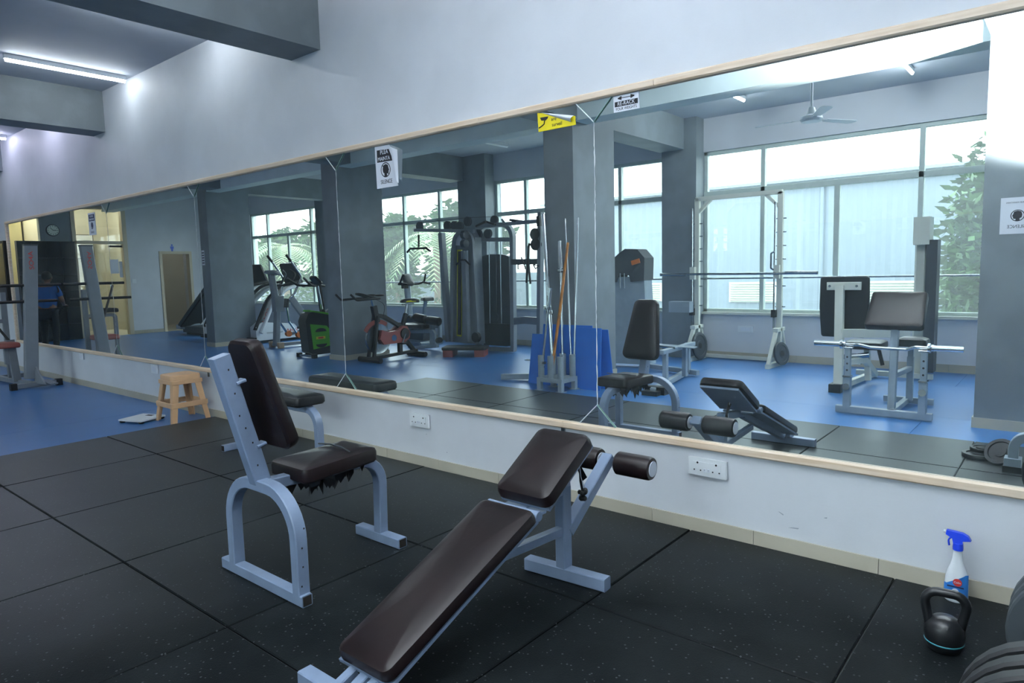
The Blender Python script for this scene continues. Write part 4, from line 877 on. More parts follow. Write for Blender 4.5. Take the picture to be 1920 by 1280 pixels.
# ------------------------------------------------------------------ seated row machine behind the press chair
t=thing('row_machine','grey seated row machine with tall dark weight tower beside the column','machine',(-4.1,-4.3,0))
put('tower_body',MB().poly([(-5.05,-4.95,.05),(-4.49,-5.05,.05),(-4.55,-5.05,1.25),(-5.04,-4.95,1.25)],(0,-.22,0)),'steel2',t,smooth=False)
hd=put('tower_hood',MB().poly([(-5.08,-4.93,1.17),(-4.92,-4.94,1.18),(-4.89,-4.95,1.27),(-4.74,-4.98,1.27),(-4.72,-4.99,1.18),(-4.54,-5.03,1.2),(-4.53,-5.03,1.5),(-4.63,-5.01,1.62),(-4.80,-4.98,1.63),(-4.88,-4.97,1.58),(-5.07,-4.93,1.42)],(0,-.26,0)),'greyrubber',t,smooth=False)
put('badge',MB().box((-4.64,-4.985,1.45),(.13,.01,.06),Matrix.Rotation(-.25,3,'Y')),'orange',hd)
put('guide_rods',MB().cyl((-4.85,-4.93,1.1),(-4.85,-4.93,1.3),.008,6).cyl((-4.79,-4.94,1.1),(-4.79,-4.94,1.3),.008,6),'chrome',t)
put('main_rail',MB().bar((-3.50,-3.32,.05),(-3.78,-4.72,.05),.06,.06),'steel2',t)
put('front_base',MB().bx((-3.60,-3.40,0),(-3.42,-3.26,.05)),'black',t)
put('rear_base',MB().bar((-4.5,-5.0,.05),(-3.62,-4.72,.05),.06,.06),'steel2',t)
for y in (-3.85,-4.35): put('seat_leg',MB().bar((-3.62,y,.06),(-3.62,y,.40),.055,.055,X3),'steel2',t)
put('seat_beam',MB().bar((-3.62,-3.75,.41),(-3.70,-4.75,.41),.06,.05),'steel2',t)
put('end_post',MB().bar((-3.76,-4.72,.05),(-3.76,-4.72,.42),.06,.06,X3),'steel2',t)
put('foot_rest',MB().bar((-3.95,-4.2,.44),(-3.45,-4.28,.42),.16,.012),'steel2',t)
put('handle',MB().tube(fil([(-4.05,-4.05,.5),(-3.95,-4.0,.46),(-3.6,-4.05,.43)],.04,3),.014,8),'chrome',t)
put('pad_arm',MB().bx((-4.15,-5.1,.78),(-3.86,-4.98,.92)),'steel2',t)
put('rubber_stop',MB().bx((-3.62,-3.46,.0),(-3.38,-3.36,.085)),'black',t)
t=thing('foot_plate_machine','low grey ribbed foot plate on a floor tube beside the blue foam','machine',(-5.4,-3.4,0))
put('floor_tube',MB().bar((-5.58,-3.24,.045),(-5.17,-3.5,.05),.05,.07),'steel2',t)
put('post',MB().bar((-5.2,-3.5,.04),(-5.2,-3.5,.2),.07,.07,X3),'steel2',t)
pl=put('plate',MB().box((-5.30,-3.66,.21),(.28,.24,.012),Matrix.Rotation(.2,3,'X')),'steel2',t)
for k in range(9): put('rib',MB().box((-5.42+.03*k,-3.66,.218),(.012,.22,.01),Matrix.Rotation(.2,3,'X')),'chrome',pl)
# ------------------------------------------------------------------ cable multi station
YA,YB=-5.55,-5.25
t=thing('cable_station','big grey cable multi station with weight stack, pulleys and hanging bars','machine',(-8.0,-5.5,0))
put('frame_arch',MB().sweep(fil([(-8.079,-5.550,-0.008),(-8.005,-5.550,2.147),(-7.243,-5.550,2.136),(-7.287,-5.550,0.037)],.22,7),rrect(.075,.09),Y3),'steel3',t)
put('cross_bar',MB().bar((-7.989,-5.550,1.919),(-7.274,-5.550,1.885),.05,.07),'steel3',t)
put('foot_beam',MB().bar((-8.321,-5.550,0.027),(-7.263,-5.550,0.056),.08,.07),'steel3',t)
sh=put('shroud',MB().poly([(-8.055,-5.600,0.149),(-8.009,-5.600,1.628),(-7.896,-5.600,1.652),(-7.786,-5.600,1.662),(-7.569,-5.600,1.654),(-7.463,-5.600,1.637),(-7.383,-5.600,1.608),(-7.382,-5.600,0.181)],(0,-.06,0)),'greyrubber',t,smooth=False)
ws_=put('weight_stack',MB().bx((-7.970,-5.560,0.101),(-7.451,-5.680,0.481)),'black',t,smooth=False)
for k in range(8): put('stack_plate',MB().bx([a+b for a,b in zip((-7.948,-5.550,0.112),(0,0,.043*k))],[a+b for a,b in zip((-7.374,-5.560,0.140),(0,-.01,.043*k+.038))]),'dark',ws_,smooth=False)
for a,b in (((-7.761,-5.540,1.872),(-7.789,-5.540,0.481)),((-7.511,-5.540,1.860),(-7.528,-5.540,0.489))): put('guide_rod',MB().cyl(a,b,.011,8),'chrome',t)
put('lift_rod',MB().cyl((-7.611,-5.560,1.865),(-7.660,-5.560,0.484),.004,6),'steelbar',t)
put('stack_knob',MB().lathe([(.0,-.01),(.06,-.008),(.06,.008),(.001,.01)],(-7.642,-5.530,0.596),Y3,18),'greyrubber',t)
# centre tower
put('centre_tower',MB().poly([(-8.574,-5.300,0.153),(-8.445,-5.300,1.743),(-8.354,-5.300,2.014),(-8.223,-5.300,2.088),(-7.949,-5.300,2.073),(-7.869,-5.300,1.944),(-7.850,-5.300,0.914),(-7.844,-5.300,0.142)],(0,-.16,0)),'steel3',t,smooth=False)
put('tower_window',MB().poly([(-8.315,-5.290,1.830),(-8.281,-5.290,2.001),(-8.203,-5.290,2.042),(-8.165,-5.290,2.040),(-8.175,-5.290,1.824)],(0,-.004,0)),'paper',t,smooth=False)
put('tower_tube',MB().sweep(fil([(-8.408,-5.240,0.167),(-8.294,-5.240,2.045),(-7.870,-5.240,2.049),(-7.799,-5.240,0.195)],.2,6),rrect(.05,.06),Y3),'steel3',t)
put('yellow_guide',MB().bar((-8.228,-5.220,0.270),(-8.148,-5.220,1.750),.10,.03,Y3),'yel2',t)
put('guide_slot',MB().bar((-8.207,-5.200,0.300),(-8.130,-5.200,1.722),.065,.03,Y3),'black',t)
put('front_column',MB().bar((-7.975,-5.150,0.196),(-7.970,-5.150,1.725),.14,.08,Y3,.03),'steel3',t)
put('swivel_pulley',MB().lathe([(.03,-.05),(.07,-.04),(.07,.04),(.03,.05)],(-7.911,-5.100,1.986),X3,16).lathe([(.03,-.05),(.07,-.04),(.07,.04),(.03,.05)],(-7.918,-5.100,1.837),X3,16),'greyrubber',t)
put('tow_bar',MB().tube(fil([(-8.070,-5.050,1.497),(-7.955,-5.050,1.573),(-7.869,-5.050,1.571),(-7.764,-5.050,1.489)],.03,3),.016,8),'black',t)
put('tow_hook',MB().cyl((-7.887,-5.050,1.721),(-7.906,-5.050,1.572),.012,6),'chrome',t)
put('floor_pulley',MB().lathe([(.02,-.03),(.085,-.03),(.075,0),(.085,.03),(.02,.03)],(-7.734,-5.120,0.282),Y3,18),'black',t)
# overhead beam to the left with lat bar
put('left_beam',MB().bar((-9.336,-5.300,2.147),(-7.877,-5.300,2.051),.06,.055),'steel3',t)
put('left_post',MB().bar((-8.653,-5.300,2.057),(-8.560,-5.300,0.154),.09,.10,Y3),'steel3',t)
for q in ((-9.205,-5.300,2.210),(-8.502,-5.300,2.177),(-8.334,-5.300,2.167),(-8.208,-5.300,2.150),(-8.017,-5.300,2.219),(-7.745,-5.500,2.005),(-7.593,-5.500,2.217),(-7.919,-5.450,2.004)):
    put('pulley',MB().lathe([(.015,-.025),(.08,-.02),(.068,0),(.08,.02),(.015,.025)],q,Y3,18),'greyrubber',t)
put('cable',MB().tube([(-9.201,-5.300,2.277),(-8.014,-5.300,2.281),(-7.591,-5.500,2.279)],.004,5).tube([(-9.247,-5.300,2.213),(-9.261,-5.300,1.851)],.004,5),'black',t)
put('cable_hook',MB().cyl((-9.242,-5.300,2.060),(-9.254,-5.300,1.841),.018,8),'plast',t)
put('lat_bar',MB().tube(fil([(-9.569,-5.300,1.756),(-9.485,-5.300,1.821),(-9.059,-5.300,1.814),(-8.952,-5.300,1.753)],.04,3),.019,8),'black',t)
# right arms
put('right_beam',MB().bar((-7.929,-5.400,2.128),(-6.534,-5.400,2.136),.06,.06),'steel3',t)
put('pull_handle',MB().cyl((-7.101,-5.300,2.185),(-6.944,-5.500,2.149),.02,8),'black',t); put('pull_handle',MB().cyl((-7.825,-5.300,2.127),(-7.517,-5.200,2.183),.02,8),'black',t); put('pull_handle',MB().cyl((-7.258,-5.300,2.204),(-7.277,-5.400,2.141),.018,8),'steel3',t)
put('pulley_arm',MB().bar((-7.574,-5.250,2.189),(-7.312,-5.200,2.119),.03,.03),'black',t)
put('right_column',MB().bar((-6.614,-5.400,0.236),(-6.541,-5.400,2.268),.07,.10,Y3),'steel3',t)
for q in ((-6.617,-5.350,1.932),(-6.610,-5.350,1.774)): put('pulley',MB().lathe([(.015,-.03),(.095,-.025),(.08,0),(.095,.025),(.015,.03)],q,Y3,20),'black',t)
put('swivel',MB().bar((-6.508,-5.300,2.203),(-6.502,-5.300,2.048),.06,.06,X3),'black',t)
put('accessory_rail',MB().bar((-7.191,-5.450,1.515),(-6.620,-5.450,1.508),.05,.09),'greyrubber',t)
put('lower_rail',MB().sweep(fil([(-7.283,-5.550,0.532),(-6.990,-5.500,0.561),(-6.644,-5.450,0.557)],.3,4),rrect(.05,.12)),'steel3',t)
put('rope_handle',MB().tube([(-6.721,-5.300,1.745),(-6.738,-5.300,1.529),(-6.780,-5.300,1.176)],.018,7).tube([(-6.738,-5.300,1.529),(-6.700,-5.300,1.158)],.018,7).tube([(-6.698,-5.300,1.794),(-6.721,-5.300,1.729)],.02,7),'black',t)
put('stirrup',MB().tube([(-6.943,-5.350,1.475),(-6.987,-5.350,1.467),(-6.989,-5.350,1.399),(-6.835,-5.350,1.396),(-6.855,-5.350,1.464),(-6.917,-5.350,1.585)],.012,6).tube([(-6.672,-5.350,1.459),(-6.631,-5.350,1.392),(-6.566,-5.350,1.440),(-6.672,-5.350,1.459)],.012,6),'black',t)
# leg roller bench of the station
t=thing('leg_bench','grey leg curl bench with olive pad and foam rollers beside the cable station','bench',(-9.3,-5.2,0))
put('pad',MB().pad(outline([(-.36,-.15),(.36,-.15),(.36,.15),(-.36,.15)],.05),.08,.012,(-9.329,-5.200,0.373),X3,Y3,Z3,.025),'vinyl_b',t)
put('frame',MB().sweep(fil([(-9.640,-5.200,0.302),(-8.827,-5.200,0.333),(-8.825,-5.200,0.103)],.05,4),rrect(.06,.06),Y3),'steel2',t)
put('base_beam',MB().bar((-9.510,-5.200,-0.001),(-8.745,-5.200,0.078),.06,.06),'steel2',t)
for a,b in (((-9.220,-5.100,0.587),(-8.969,-5.150,0.542)),((-8.942,-5.150,0.533),(-8.669,-5.200,0.509))):
    a,b=Vector(a),Vector(b); put('foam_roller',MB().lathe([(.04,0),(.07,.008),(.08,.03),(.08,(b-a).length-.02),(.06,(b-a).length)],a,(b-a),16),'vinyl_b',t)
put('roller_axle',MB().cyl((-9.333,-5.100,0.623),(-8.628,-5.200,0.519),.012,8),'steelbar',t)
put('thigh_pad',MB().poly([(-9.512,-5.250,0.412),(-9.286,-5.250,0.566),(-8.992,-5.250,0.544),(-8.971,-5.250,0.410)],(0,-.12,0)),'greyrubber',t)
put('roller_post',MB().bar((-8.933,-5.250,0.093),(-8.921,-5.250,0.565),.08,.07,Y3),'steel2',t)
put('rear_post',MB().bar((-8.790,-5.300,0.143),(-8.784,-5.300,0.527),.06,.06,Y3),'steel2',t); put('link_bar',MB().bar((-8.948,-5.280,0.399),(-8.810,-5.280,0.413),.04,.05),'steel2',t)
put('low_pulley',MB().cyl((-8.740,-5.200,0.174),(-8.603,-5.120,0.197),.05,12),'black',t)
# ------------------------------------------------------------------ step platform
t=thing('aerobic_step','black aerobic step on red risers in front of the cable station','step',(-7.75,-4.85,0))
A=Matrix.Rotation(-.55,3,'Z'); c=Vector((-7.74,-4.86,0))
put('deck',MB(Matrix.Translation(c)@A.to_4x4()).pad(outline([(-.37,-.2),(.37,-.2),(.37,.2),(-.37,.2)],.06),.05,.0,(0,0,.11),X3,Y3,Z3,.015),'dark',t)
for s_ in (-1,1):
    put('riser',MB(Matrix.Translation(c)@A.to_4x4()).bx((s_*.26-.08,-.19,0),(s_*.26+.08,.19,.11)),'redp',t)
# ------------------------------------------------------------------ bikes
def spin_bike(M,label):
    t=thing('spin_bike',label,'exercise bike',tuple(M.translation)); B=lambda: MB(M)
    for y,l in ((0,.27),(-.95,.22)): put('floor_bar',B().cyl((-l,y,.045),(l,y,.045),.042,14),'black',t)
    put('bottom_rail',B().bar((0,0,.06),(0,-.95,.10),.06,.05),'black',t)
    for s_ in (-.07,.07): put('fork',B().bar((s_,-.02,.06),(s_*.6,-.14,.72),.03,.07,X3),'black',t)
    f=put('flywheel',B().lathe([(.02,-.03),(.20,-.012),(.235,-.022),(.24,0),(.235,.022),(.20,.012),(.02,.03)],(0,-.17,.36),X3,36),'steelbar',t)
    put('brake_guard',B().sweep([(0,-.17+.27*math.cos(a),.36+.27*math.sin(a)) for a in [0.5+k*.22 for k in range(9)]],rrect(.07,.015),X3),'redp',t)
    put('chain_guard',B().poly([(-.10,-.13,.36),(-.10,-.2,.27),(-.10,-.62,.27),(-.10,-.72,.33),(-.10,-.74,.42),(-.10,-.68,.52),(-.10,-.60,.54),(-.10,-.48,.47),(-.10,-.3,.46),(-.10,-.17,.5)],(.06,0,0)),'redp',t)
    put('chain_guard',B().poly([(.05,-.13,.36),(.05,-.2,.27),(.05,-.62,.27),(.05,-.72,.33),(.05,-.74,.42),(.05,-.68,.52),(.05,-.60,.54),(.05,-.48,.47),(.05,-.3,.46),(.05,-.17,.5)],(.06,0,0)),'redp',t)
    put('crank_disc',B().lathe([(.02,0),(.09,0),(.085,.02),(.02,.03)],(.11,-.62,.41),X3,18),'black',t)
    put('logo_plate',B().lathe([(.001,.0),(.05,.0),(.05,.004)],(.112,-.4,.36),X3,14),'chrome',t)
    put('crank',B().bar((.13,-.62,.41),(.13,-.55,.27),.02,.03,X3).bar((-.13,-.62,.41),(-.13,-.69,.55),.02,.03,X3),'steelbar',t)
    for s_,y,z in ((.17,-.55,.26),(-.17,-.69,.56)): put('pedal',B().box((s_,y,z),(.08,.1,.025)),'black',t)
    put('top_tube',B().sweep(fil([(0,-.12,.74),(0,-.30,.70),(0,-.62,.52),(0,-.68,.42)],.12,5),rrect(.06,.08),X3),'black',t)
    put('rear_strut',B().bar((0,-.66,.36),(0,-.90,.09),.06,.06,X3),'black',t); put('mid_strut',B().bar((0,-.60,.27),(0,-.60,.07),.06,.07,Y3),'black',t)
    put('head_tube',B().bar((0,-.16,.62),(0,-.11,.88),.075,.085,Y3),'black',t); put('stem',B().cyl((0,-.11,.86),(0,-.08,1.0),.022,10),'chrome',t)
    put('handlebar',B().tube(fil([(-.02,-.16,1.0),(-.2,-.10,1.0),(-.22,.10,1.0),(-.20,.34,.99),(-.19,.44,1.08)],.07,4),.018,8).tube(fil([(.02,-.16,1.0),(.2,-.10,1.0),(.22,.10,1.0),(.20,.34,.99),(.19,.44,1.08)],.07,4),.018,8).tube(fil([(-.08,-.12,1.0),(-.07,.18,1.08),(.07,.18,1.08),(.08,-.12,1.0)],.05,4),.016,8).box((0,-.1,1.0),(.12,.16,.03)),'black',t)
    for s_ in (-.1,.1): put('elbow_pad',B().ball((s_,-.16,1.045),.06,.09,.018),'black',t)
    put('brake_cable',B().tube(fil([(.03,-.14,.98),(.05,-.30,.9),(.04,-.26,.70)],.1,5),.004,5),'black',t)
    put('seat_mast',B().bar((0,-.66,.50),(0,-.75,.72),.06,.06,X3),'black',t); put('seat_post',B().cyl((0,-.74,.70),(0,-.78,.87),.022,10),'chrome',t)
    put('seat_slider',B().bar((0,-.68,.87),(0,-.92,.87),.04,.025),'steelbar',t); put('mast_knob',B().ball((0,-.83,.66),.03),'black',t)
    s=put('saddle',B().pad(outline([(-.03,.16),(-.10,-.10),(-.09,-.16),(.09,-.16),(.10,-.10),(.03,.16)],.03),.05,.02,(0,-.82,.895),X3,Y3,Z3,.02),'black',t)
    put('saddle_side',B().poly([(.05,-.72,.91),(.085,-.88,.91),(.085,-.95,.93),(.07,-.92,.945),(.045,-.74,.93)],(.012,0,0)),'yel2',s)
    return t
spin_bike(TR((-8.47,-3.47,0),.03),'black and red spin bike with yellow flashed saddle in front of the column')
def upright_bike(M,label):
    t=thing('upright_bike',label,'exercise bike',tuple(M.translation)); B=lambda: MB(M)
    put('base_shell',B().poly([(-.09,-.3,.08),(-.09,.35,.08),(-.09,.42,.3),(-.09,.3,.52),(-.09,-.1,.55),(-.09,-.35,.3)],(.18,0,0)),'greyrubber',t)
    for y in (-.45,.45): put('floor_bar',B().cyl((-.25,y,.04),(.25,y,.04),.035,12),'steel2',t)
    put('floor_rail',B().bar((0,-.45,.05),(0,.45,.05),.08,.06),'steel2',t)
    put('console_post',B().bar((0,.3,.35),(0,.38,1.24),.12,.09,Y3,.02),'steel2',t)
    put('console',B().pad(outline([(-.13,-.12),(.13,-.12),(.10,.14),(-.10,.14)],.05),.06,.01,(0,.36,1.22),X3,Vector((0,.5,.85)).normalized(),Vector((0,-.85,.5)).normalized(),.02),'plast',t)
    put('cup_tray',B().box((.14,.22,1.14),(.10,.10,.12)),'black',t)
    for s_ in (-1,1): put('grip',B().tube(fil([(s_*.05,.36,1.16),(s_*.24,.3,1.16),(s_*.27,.16,1.20),(s_*.25,.06,1.36)],.06,4),.02,8).tube([(s_*.26,.18,1.19),(s_*.25,-.08,1.16)],.02,8),'black',t)
    put('seat_post',B().bar((0,-.2,.45),(0,-.30,.84),.05,.06,X3),'steel2',t)
    put('saddle',B().pad(outline([(-.03,.14),(-.12,-.10),(-.10,-.14),(.10,-.14),(.12,-.10),(.03,.14)],.03),.07,.02,(0,-.31,.84),X3,Y3,Z3,.025),'plast',t)
    put('crank_arm',B().bar((.11,0,.33),(.11,.12,.22),.02,.03,X3).bar((-.11,0,.33),(-.11,-.12,.44),.02,.03,X3),'steelbar',t)
    for s_,y,z in ((.16,.13,.2),(-.16,-.13,.45)): put('pedal',B().box((s_,y,z),(.09,.1,.025)),'black',t)
upright_bike(TR((-9.95,-5.85,0),PI/2+.2),'grey upright exercise bike with tilted console under the window behind the spin bike')
t=thing('green_bike','bulky black exercise bike with bright green side panel beside the grey column','exercise bike',(-9.97,-3.7,0))
M=TR((-9.97,-3.33,0),0)
side=[(.02,.10),(.06,.62),(0,.75),(-.08,.77),(-.62,.66),(-.80,.40),(-.70,.12),(-.05,.06)]
put('shell',MB(M).poly([(-.11,a,b) for a,b in side],(.22,0,0)),'plast',t)
for s_,d in ((.111,.006),(-.111,-.006)):
    g=put('green_panel',MB(M).poly([(s_,a,b) for a,b in ((-.06,.14),(-.02,.57),(-.34,.52),(-.43,.42),(-.38,.34),(-.42,.18))],(d,0,0)),'green',t,smooth=False)
    for z,k in ((.43,1),(.22,-1)): put('vent',MB(M).poly([(s_+d,-.22+.11*math.cos(PI*j/8),z+k*.06*math.sin(PI*j/8)) for j in range(9)],(d*.4,0,0)),'black',g,smooth=False)
    put('badge',MB(M).bx((s_+min(d,0),-.30,.305),(s_+max(d,0)*1.6,-.12,.35)),'yel2',g,smooth=False)
    put('badge_mark',MB(M).bx((s_+min(d*1.8,0),-.26,.315),(s_+max(d,0)*1.9,-.16,.34)),'red',g,smooth=False)
put('top_trim',MB(M).bar((0,-.04,.79),(0,-.62,.68),.2,.03),'green',t)
put('floor_bar',MB(M).bar((-.22,0,.04),(.22,0,.04),.06,.04),'steelbar',t)
for s_ in (-.22,.22): put('end_cap',MB(M).box((s_,0,.04),(.06,.08,.07)),'black',t)
put('rear_bar',MB(M).bar((-.24,-1.15,.04),(.24,-1.15,.04),.06,.05),'black',t); put('floor_rail',MB(M).bar((0,0,.06),(0,-1.15,.06),.08,.05),'black',t)
put('handle_post',MB(M).bar((0,-.36,.70),(0,-.30,1.22),.07,.07,Y3),'black',t)
put('steel_post',MB(M).cyl((.02,-.33,.8),(.03,-.26,1.2),.02,8),'chrome',t)
put('handlebar',MB(M).tube(fil([(-.24,.14,1.34),(-.20,-.02,1.22),(-.04,-.22,1.2),(.04,-.22,1.2),(.20,-.02,1.22),(.24,.14,1.34)],.06,4),.018,8).tube(fil([(-.2,-.2,1.27),(-.1,-.3,1.25),(.1,-.3,1.25),(.2,-.2,1.27)],.05,3),.018,8),'black',t)
put('console',MB(M).pad(outline([(-.12,-.08),(.12,-.08),(.09,.10),(-.09,.10)],.04),.05,.01,(0,-.24,1.27),X3,Vector((0,.7,.7)),Vector((0,-.7,.7)),.015),'plast',t)
put('seat_post',MB(M).bar((0,-.85,.3),(0,-.92,.88),.06,.06,X3),'black',t)
put('saddle',MB(M).pad(outline([(-.03,.14),(-.10,-.12),(.10,-.12),(.03,.14)],.03),.06,.02,(0,-.93,.88),X3,Y3,Z3,.02),'black',t)
# ------------------------------------------------------------------ elliptical trainer
t=thing('elliptical','grey elliptical trainer with tall swing arms and orange pivot caps','machine',(-11.9,-4.2,0))
M=TR((-11.92,-3.95,0),.1); B=lambda: MB(M)
put('front_bar',B().bar((-.2,0,.06),(.2,0,.06),.06,.05),'steel3',t)
for s_ in (-.18,.18): put('roller_foot',B().box((s_,0,.06),(.09,.10,.11)),'footc',t)
put('main_post',B().sweep([(0,0,.08),(0,-.06,.75),(0,.02,1.42)],rrect(.11,.12,.02),X3),'steel3',t)
put('console',B().pad(outline([(-.20,-.08),(.20,-.08),(.22,.08),(-.22,.08)],.04),.06,.01,(0,.0,1.42),X3,Vector((0,.9,.3)).normalized(),Vector((0,-.3,.9)).normalized(),.02),'steel3',t)
put('mid_box',B().box((0,-.08,.85),(.16,.18,.3)),'steel3',t)
put('fixed_grip',B().tube(fil([(-.16,-.1,1.2),(-.2,-.26,1.22),(-.2,-.38,1.42),(-.16,-.28,1.5)],.05,3),.02,8).tube(fil([(.16,-.1,1.2),(.2,-.26,1.22),(.2,-.38,1.42),(.16,-.28,1.5)],.05,3),.02,8).cyl((-.16,-.1,1.2),(.16,-.1,1.2),.02,8),'black',t)
for s_,k in ((-.27,0),(.27,.12)):
    a=put('swing_arm',B().tube(fil([(s_*.8,-.12,.85),(s_,-.30,1.05),(s_,-.34-k,1.36),(s_,-.10-k,1.72)],.1,4),.02,8),'steelbar',t)
    put('hand_grip',B().cyl((s_,-.14-k,1.66),(s_,-.05-k,1.78),.026,8),'black',a)
    put('link_rod',B().tube(fil([(s_*.8,-.14,.86),(s_*.8,-.18,.5),(s_*.8,-.36,.22)],.1,4),.022,8),'chrome',t)
    put('boot',B().cyl((s_*.8,-.14,.78),(s_*.8,-.16,.95),.05,12),'plast',t)
    put('pivot_cap',B().cyl((s_*.8-.03,-.36,.24),(s_*.8+.05,-.36,.24),.06,16),'orange',t)
    put('pedal_arm',B().bar((s_*.8,-.36,.22),(s_*.7,-1.3,.40),.05,.06),'steel3',t)
    put('foot_pedal',B().pad(outline([(-.08,-.18),(.08,-.18),(.08,.18),(-.08,.18)],.04),.04,.0,(s_*.75,-.75-k,.32),X3,Y3,Z3,.012),'greyrubber',t)
put('floor_rail',B().bar((0,0,.06),(0,-1.5,.06),.08,.06),'steel3',t); put('rear_bar',B().bar((-.28,-1.5,.05),(.28,-1.5,.05),.06,.05),'black',t)
put('drive_cover',B().lathe([(.05,-.09),(.30,-.09),(.32,-.06),(.32,.06),(.30,.09),(.05,.09)],(0,-1.3,.40),X3,26),'greyrubber',t)
put('rear_strut',B().bar((0,-.95,.1),(0,-.35,.95),.12,.09,X3),'steel3',t)
# ------------------------------------------------------------------ treadmills
def treadmill(M,label,g='treadmills by the window'):
    t=thing('treadmill',label,'treadmill',tuple(M.translation),g); B=lambda: MB(M)
    put('deck',B().bx((-.42,0,.06),(.42,1.55,.16)),'greyrubber',t,smooth=False)
    put('belt',B().bx((-.27,.03,.158),(.27,1.45,.166)),'dark',t,smooth=False)
    for s_ in (-.35,.35): put('side_rail',B().bar((s_,.02,.165),(s_,1.5,.165),.14,.03),'steel2',t)
    put('front_bumper',B().bx((-.43,1.83,.05),(.43,1.93,.13)),'black',t); 
    h=put('motor_hood',B().poly([(-.43,.82,.06),(-.43,.82,.22),(-.43,.95,.36),(-.43,1.7,.44),(-.43,1.84,.34),(-.43,1.84,.06)],(.86,0,0)),'white',t)
    put('hood_stripe',B().poly([(-.38,.97,.352),(.38,.97,.352),(.36,1.68,.432),(-.36,1.68,.432)],(0,0,.012)),'dark',h)
    text('hood_mark','SO4A',.11,M@Vector((.433,1.0,.22)),M.to_3x3()@R_SIDE,'red',h,1.1); text('hood_text','MAXIMA MT7777',.05,M@Vector((.433,1.42,.20)),M.to_3x3()@R_SIDE,'ink',h)
    for s_ in (-.39,.39):
        p=fil([(s_,1.74,.22),(s_,1.42,.85),(s_,1.08,1.12),(s_,.6,1.2)],.5,6)
        put('upright',B().sweep(p,rrect(.07,.19,.02),X3),'white',t)
        put('inner_arch',B().sweep([Vector(q)+Vector((0,.10,.06)) for q in p],rrect(.06,.10,.02),X3),'black',t)
        put('handrail',B().sweep(fil([(s_,.72,1.19),(s_,.45,1.2),(s_,.1,1.14)],.2,4),rrect(.06,.07,.02),X3),'black',t)
    text('arch_mark','SO4A',.12,M@Vector((.428,1.59,.55)),M.to_3x3()@R_SIDE@Matrix.Rotation(-1.1,3,'Z'),'red',t,1.2)
    put('dash',B().bx((-.40,.50,1.14),(.40,.74,1.22)),'black',t)
    c=put('console',B().pad(outline([(-.34,0),(.34,0),(.29,.48),(-.29,.48)],.06),.06,.01,(0,.64,1.2),X3,Vector((0,.32,.95)).normalized(),Vector((0,-.95,.32)).normalized(),.02),'plast',t)
    put('console_screen',B().box((0,.625,1.42),(.34,.012,.2),Matrix.Rotation(-.33,3,'X')),'tv',c)
    put('bottle_shelf',B().bx((-.2,.42,1.16),(.2,.5,1.2)),'black',t)
MT=lambda x,y: TR((x,y,0),0)
treadmill(MT(-13.47,-6.02),'treadmill with white arched side and red lettering right behind the green bike')
treadmill(MT(-14.85,-6.02),'treadmill hidden mostly behind the far grey column, only its console showing')
t=thing('folded_treadmill','treadmill with steeply raised dark deck beside the open doorway','treadmill',(-17.2,-5.0,0))
put('deck',MB().bar((-17.2,-4.75,.22),(-16.2,-5.1,1.25),.62,.09,Z3),'dark',t); put('side_rail',MB().bar((-17.18,-4.72,.24),(-16.2,-5.06,1.27),.66,.05,Z3),'greyrubber',t)
put('base',MB().bx((-17.25,-5.2,.05),(-16.0,-4.6,.2)),'greyrubber',t); put('rear_roller',MB().bx((-17.4,-5.0,.13),(-17.15,-4.5,.24)),'steel2',t)
put('base_frame',MB().bar((-17.1,-4.65,.03),(-16.0,-4.65,.03),.06,.06),'black',t)
put('upright',MB().bar((-16.1,-5.1,.1),(-15.9,-5.1,1.3),.12,.1,X3),'white',t)
# ------------------------------------------------------------------ outdoors
struct('ground',MB().bx((-60,-60,-.6),(30,-6.75,-.35)),'ground',smooth=False)
t=thing('shed','long white corrugated metal shed across the yard outside the windows','shed',(-1.5,-13,-.35))
YS=-12.0; SX0,SX1=-11.2,7.0; V=[];F=[];n=int((SX1-SX0)/.09)
for k in range(n+1):
    x=SX0+.09*k; o=.018 if k%2 else 0
    V+=[(x,YS+o,-.35),(x,YS+o,3.12)]
    if k: F.append((2*k-2,2*k,2*k+1,2*k-1))
put('corrugated_wall',MB().add(V,F),'shed',t,smooth=False)
put('roof',MB().poly([(SX0-.2,YS+.25,3.08),(SX1,YS+.25,3.08),(SX1,YS-6,3.6),(SX0-.2,YS-6,3.6)],(0,0,.06)),'shed',t,smooth=False)
put('end_wall',MB().bx((SX0-.02,YS-6,-.35),(SX0+.02,YS,3.1)),'shed',t,smooth=False)
for x in (-4.2,-1.55,.9,-7.0): put('downpipe',MB().cyl((x,YS+.06,-.35),(x,YS+.06,3.05),.04,8),'shed',t)
for x in (-8.9,-6.15,-3.3,.5):
    l=put('louvre',MB().bx((x-.03,YS+.02,.54),(x+1.03,YS+.04,.99)),'louvre',t,smooth=False)
    for k in range(8): put('louvre_slat',MB().box((x+.5,YS+.06,.575+.053*k),(.98,.045,.012),Matrix.Rotation(.5,3,'X')),'louvre',l,smooth=False)
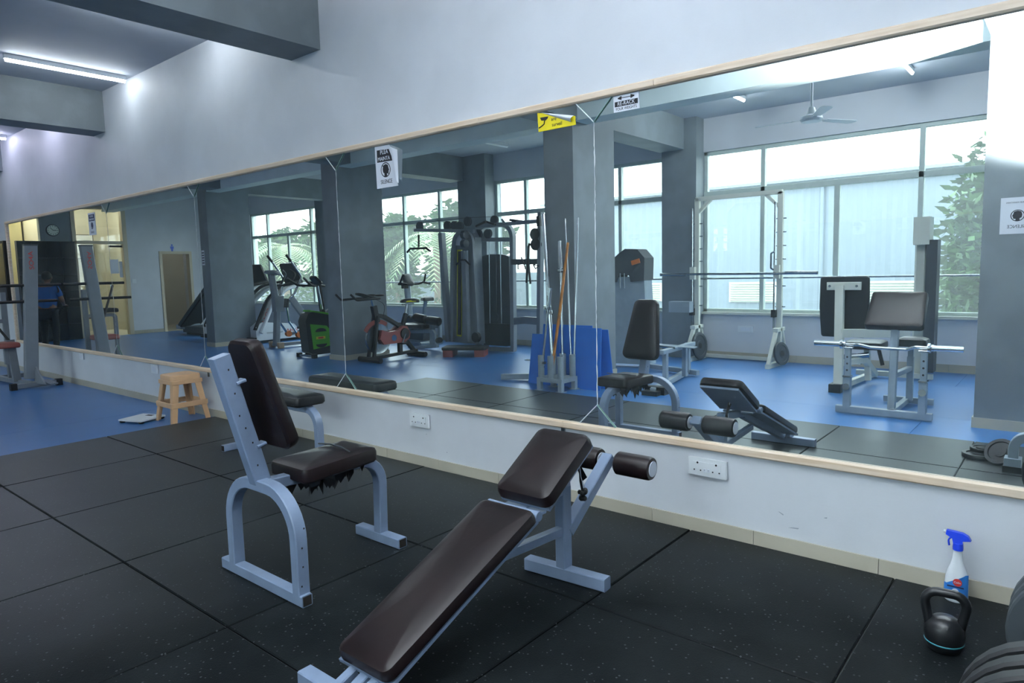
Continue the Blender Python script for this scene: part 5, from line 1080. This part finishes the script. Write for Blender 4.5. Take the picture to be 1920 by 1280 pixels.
def leafcloud(c,r,n,s,seed):
    q=random.Random(seed); V=[];F=[]
    blobs=[(Vector(c)+Vector((q.uniform(-1,1)*r[0]*.6,q.uniform(-1,1)*r[1]*.6,q.uniform(-1,1)*r[2]*.7)),q.uniform(.3,.55)) for _ in range(22)]
    for k in range(n):
        b,k2=q.choice(blobs); d=Vector((q.gauss(0,1),q.gauss(0,1),q.gauss(0,1))).normalized()*(q.random()**.4)
        p=b+Vector((d.x*r[0]*k2,d.y*r[1]*k2,d.z*r[2]*k2)); a=Vector((q.gauss(0,1),q.gauss(0,1),q.gauss(0,.5))).normalized(); w=a.orthogonal().normalized()
        L=s*q.uniform(.7,1.3); i=len(V); V+=[p,p+a*L*.5+w*L*.22,p+a*L,p+a*L*.5-w*L*.22]; F.append((i,i+1,i+2,i+3))
    return MB().add(V,F)
def tree(x,y,h,r,label,seed,n=6500,s=.36,zc=None):
    t=thing('tree',label,'tree',(x,y,-.35),'trees outside the windows')
    put('trunk',MB().tube([(x,y,-.35),(x+.05,y,h*.3),(x-.05,y,h*.6)],.11,8,[1.2,1,.7]),'bark',t)
    f=put('foliage',leafcloud((x,y,zc or h*.62),r,n,s,seed),'leaf',t,smooth=False); f['kind']='stuff'
tree(-.9,-10.4,3.0,(1.0,.8,1.75),'leafy green tree close to the shed at the right window',5,9000,.21,1.35)
for k,(x,y,h,r,lb) in enumerate(((-16.8,-14.5,3.4,(1.7,1.3,1.7),'broad green tree outside the window behind the cable machine'),(-20.6,-14.5,3.2,(1.7,1.3,1.5),'pale green tree outside beside the palm'),(-25,-14.8,3.3,(2.0,1.3,1.6),'green tree outside the treadmill window, right part'),(-30,-15,3.2,(2.4,1.5,1.6),'hazy green tree outside the treadmill window, middle'),(-35.5,-14.5,3.3,(2.4,1.5,1.7),'green tree outside the treadmill window, far left part'))):
    tree(x,y,h,r,lb,20+k,6500,.36)
def palm(x,y,h,seed,label):
    q=random.Random(seed); t=thing('palm',label,'palm tree',(x,y,-.35),'trees outside the windows')
    put('trunk',MB().tube([(x,y,-.35),(x+.1,y,h*.5),(x,y,h)],.15,10,[1.2,1,.9]),'bark',t)
    for k in range(16):
        a=2*PI*k/16+q.uniform(-.15,.15); el=q.uniform(.2,1.0); d=Vector((math.cos(a),math.sin(a),0)); pts=[]
        for j in range(9):
            s=j/8; pts.append(Vector((x,y,h))+d*(2.0*s)+Z3*(el*1.3*s-2.0*s*s))
        V=[];F=[]; sd=d.cross(Z3)
        for j in range(1,9):
            for e in range(3):
                p=pts[j-1].lerp(pts[j],e/3); w=.45*math.sin(PI*min(1,(j+e/3)/9.5)); dd=(pts[j]-pts[j-1]).normalized()
                for s_ in (-1,1):
                    i=len(V); V+=[p,p+dd*.06,p+sd*s_*w+dd*.22-Z3*.22*w]; F.append((i,i+1,i+2))
        put('frond',MB().add(V,F),'palm',t,smooth=False)
palm(-15.0,-11.3,2.5,3,'drooping palm outside the window behind the cable machine')
palm(-23.5,-11.5,2.5,4,'drooping palm outside the treadmill window')
solo('hedge',leafcloud((-18,-10.3,.1),(7,.5,.7),5200,.16,77),'leaf','low green hedge below the left windows outside','hedge',smooth=False)['kind']='stuff'
solo('compound_wall',MB().bx((-45,-17.2,-.35),(-11.5,-17,1.3)),'shed','pale compound wall beyond the garden trees','wall',smooth=False)
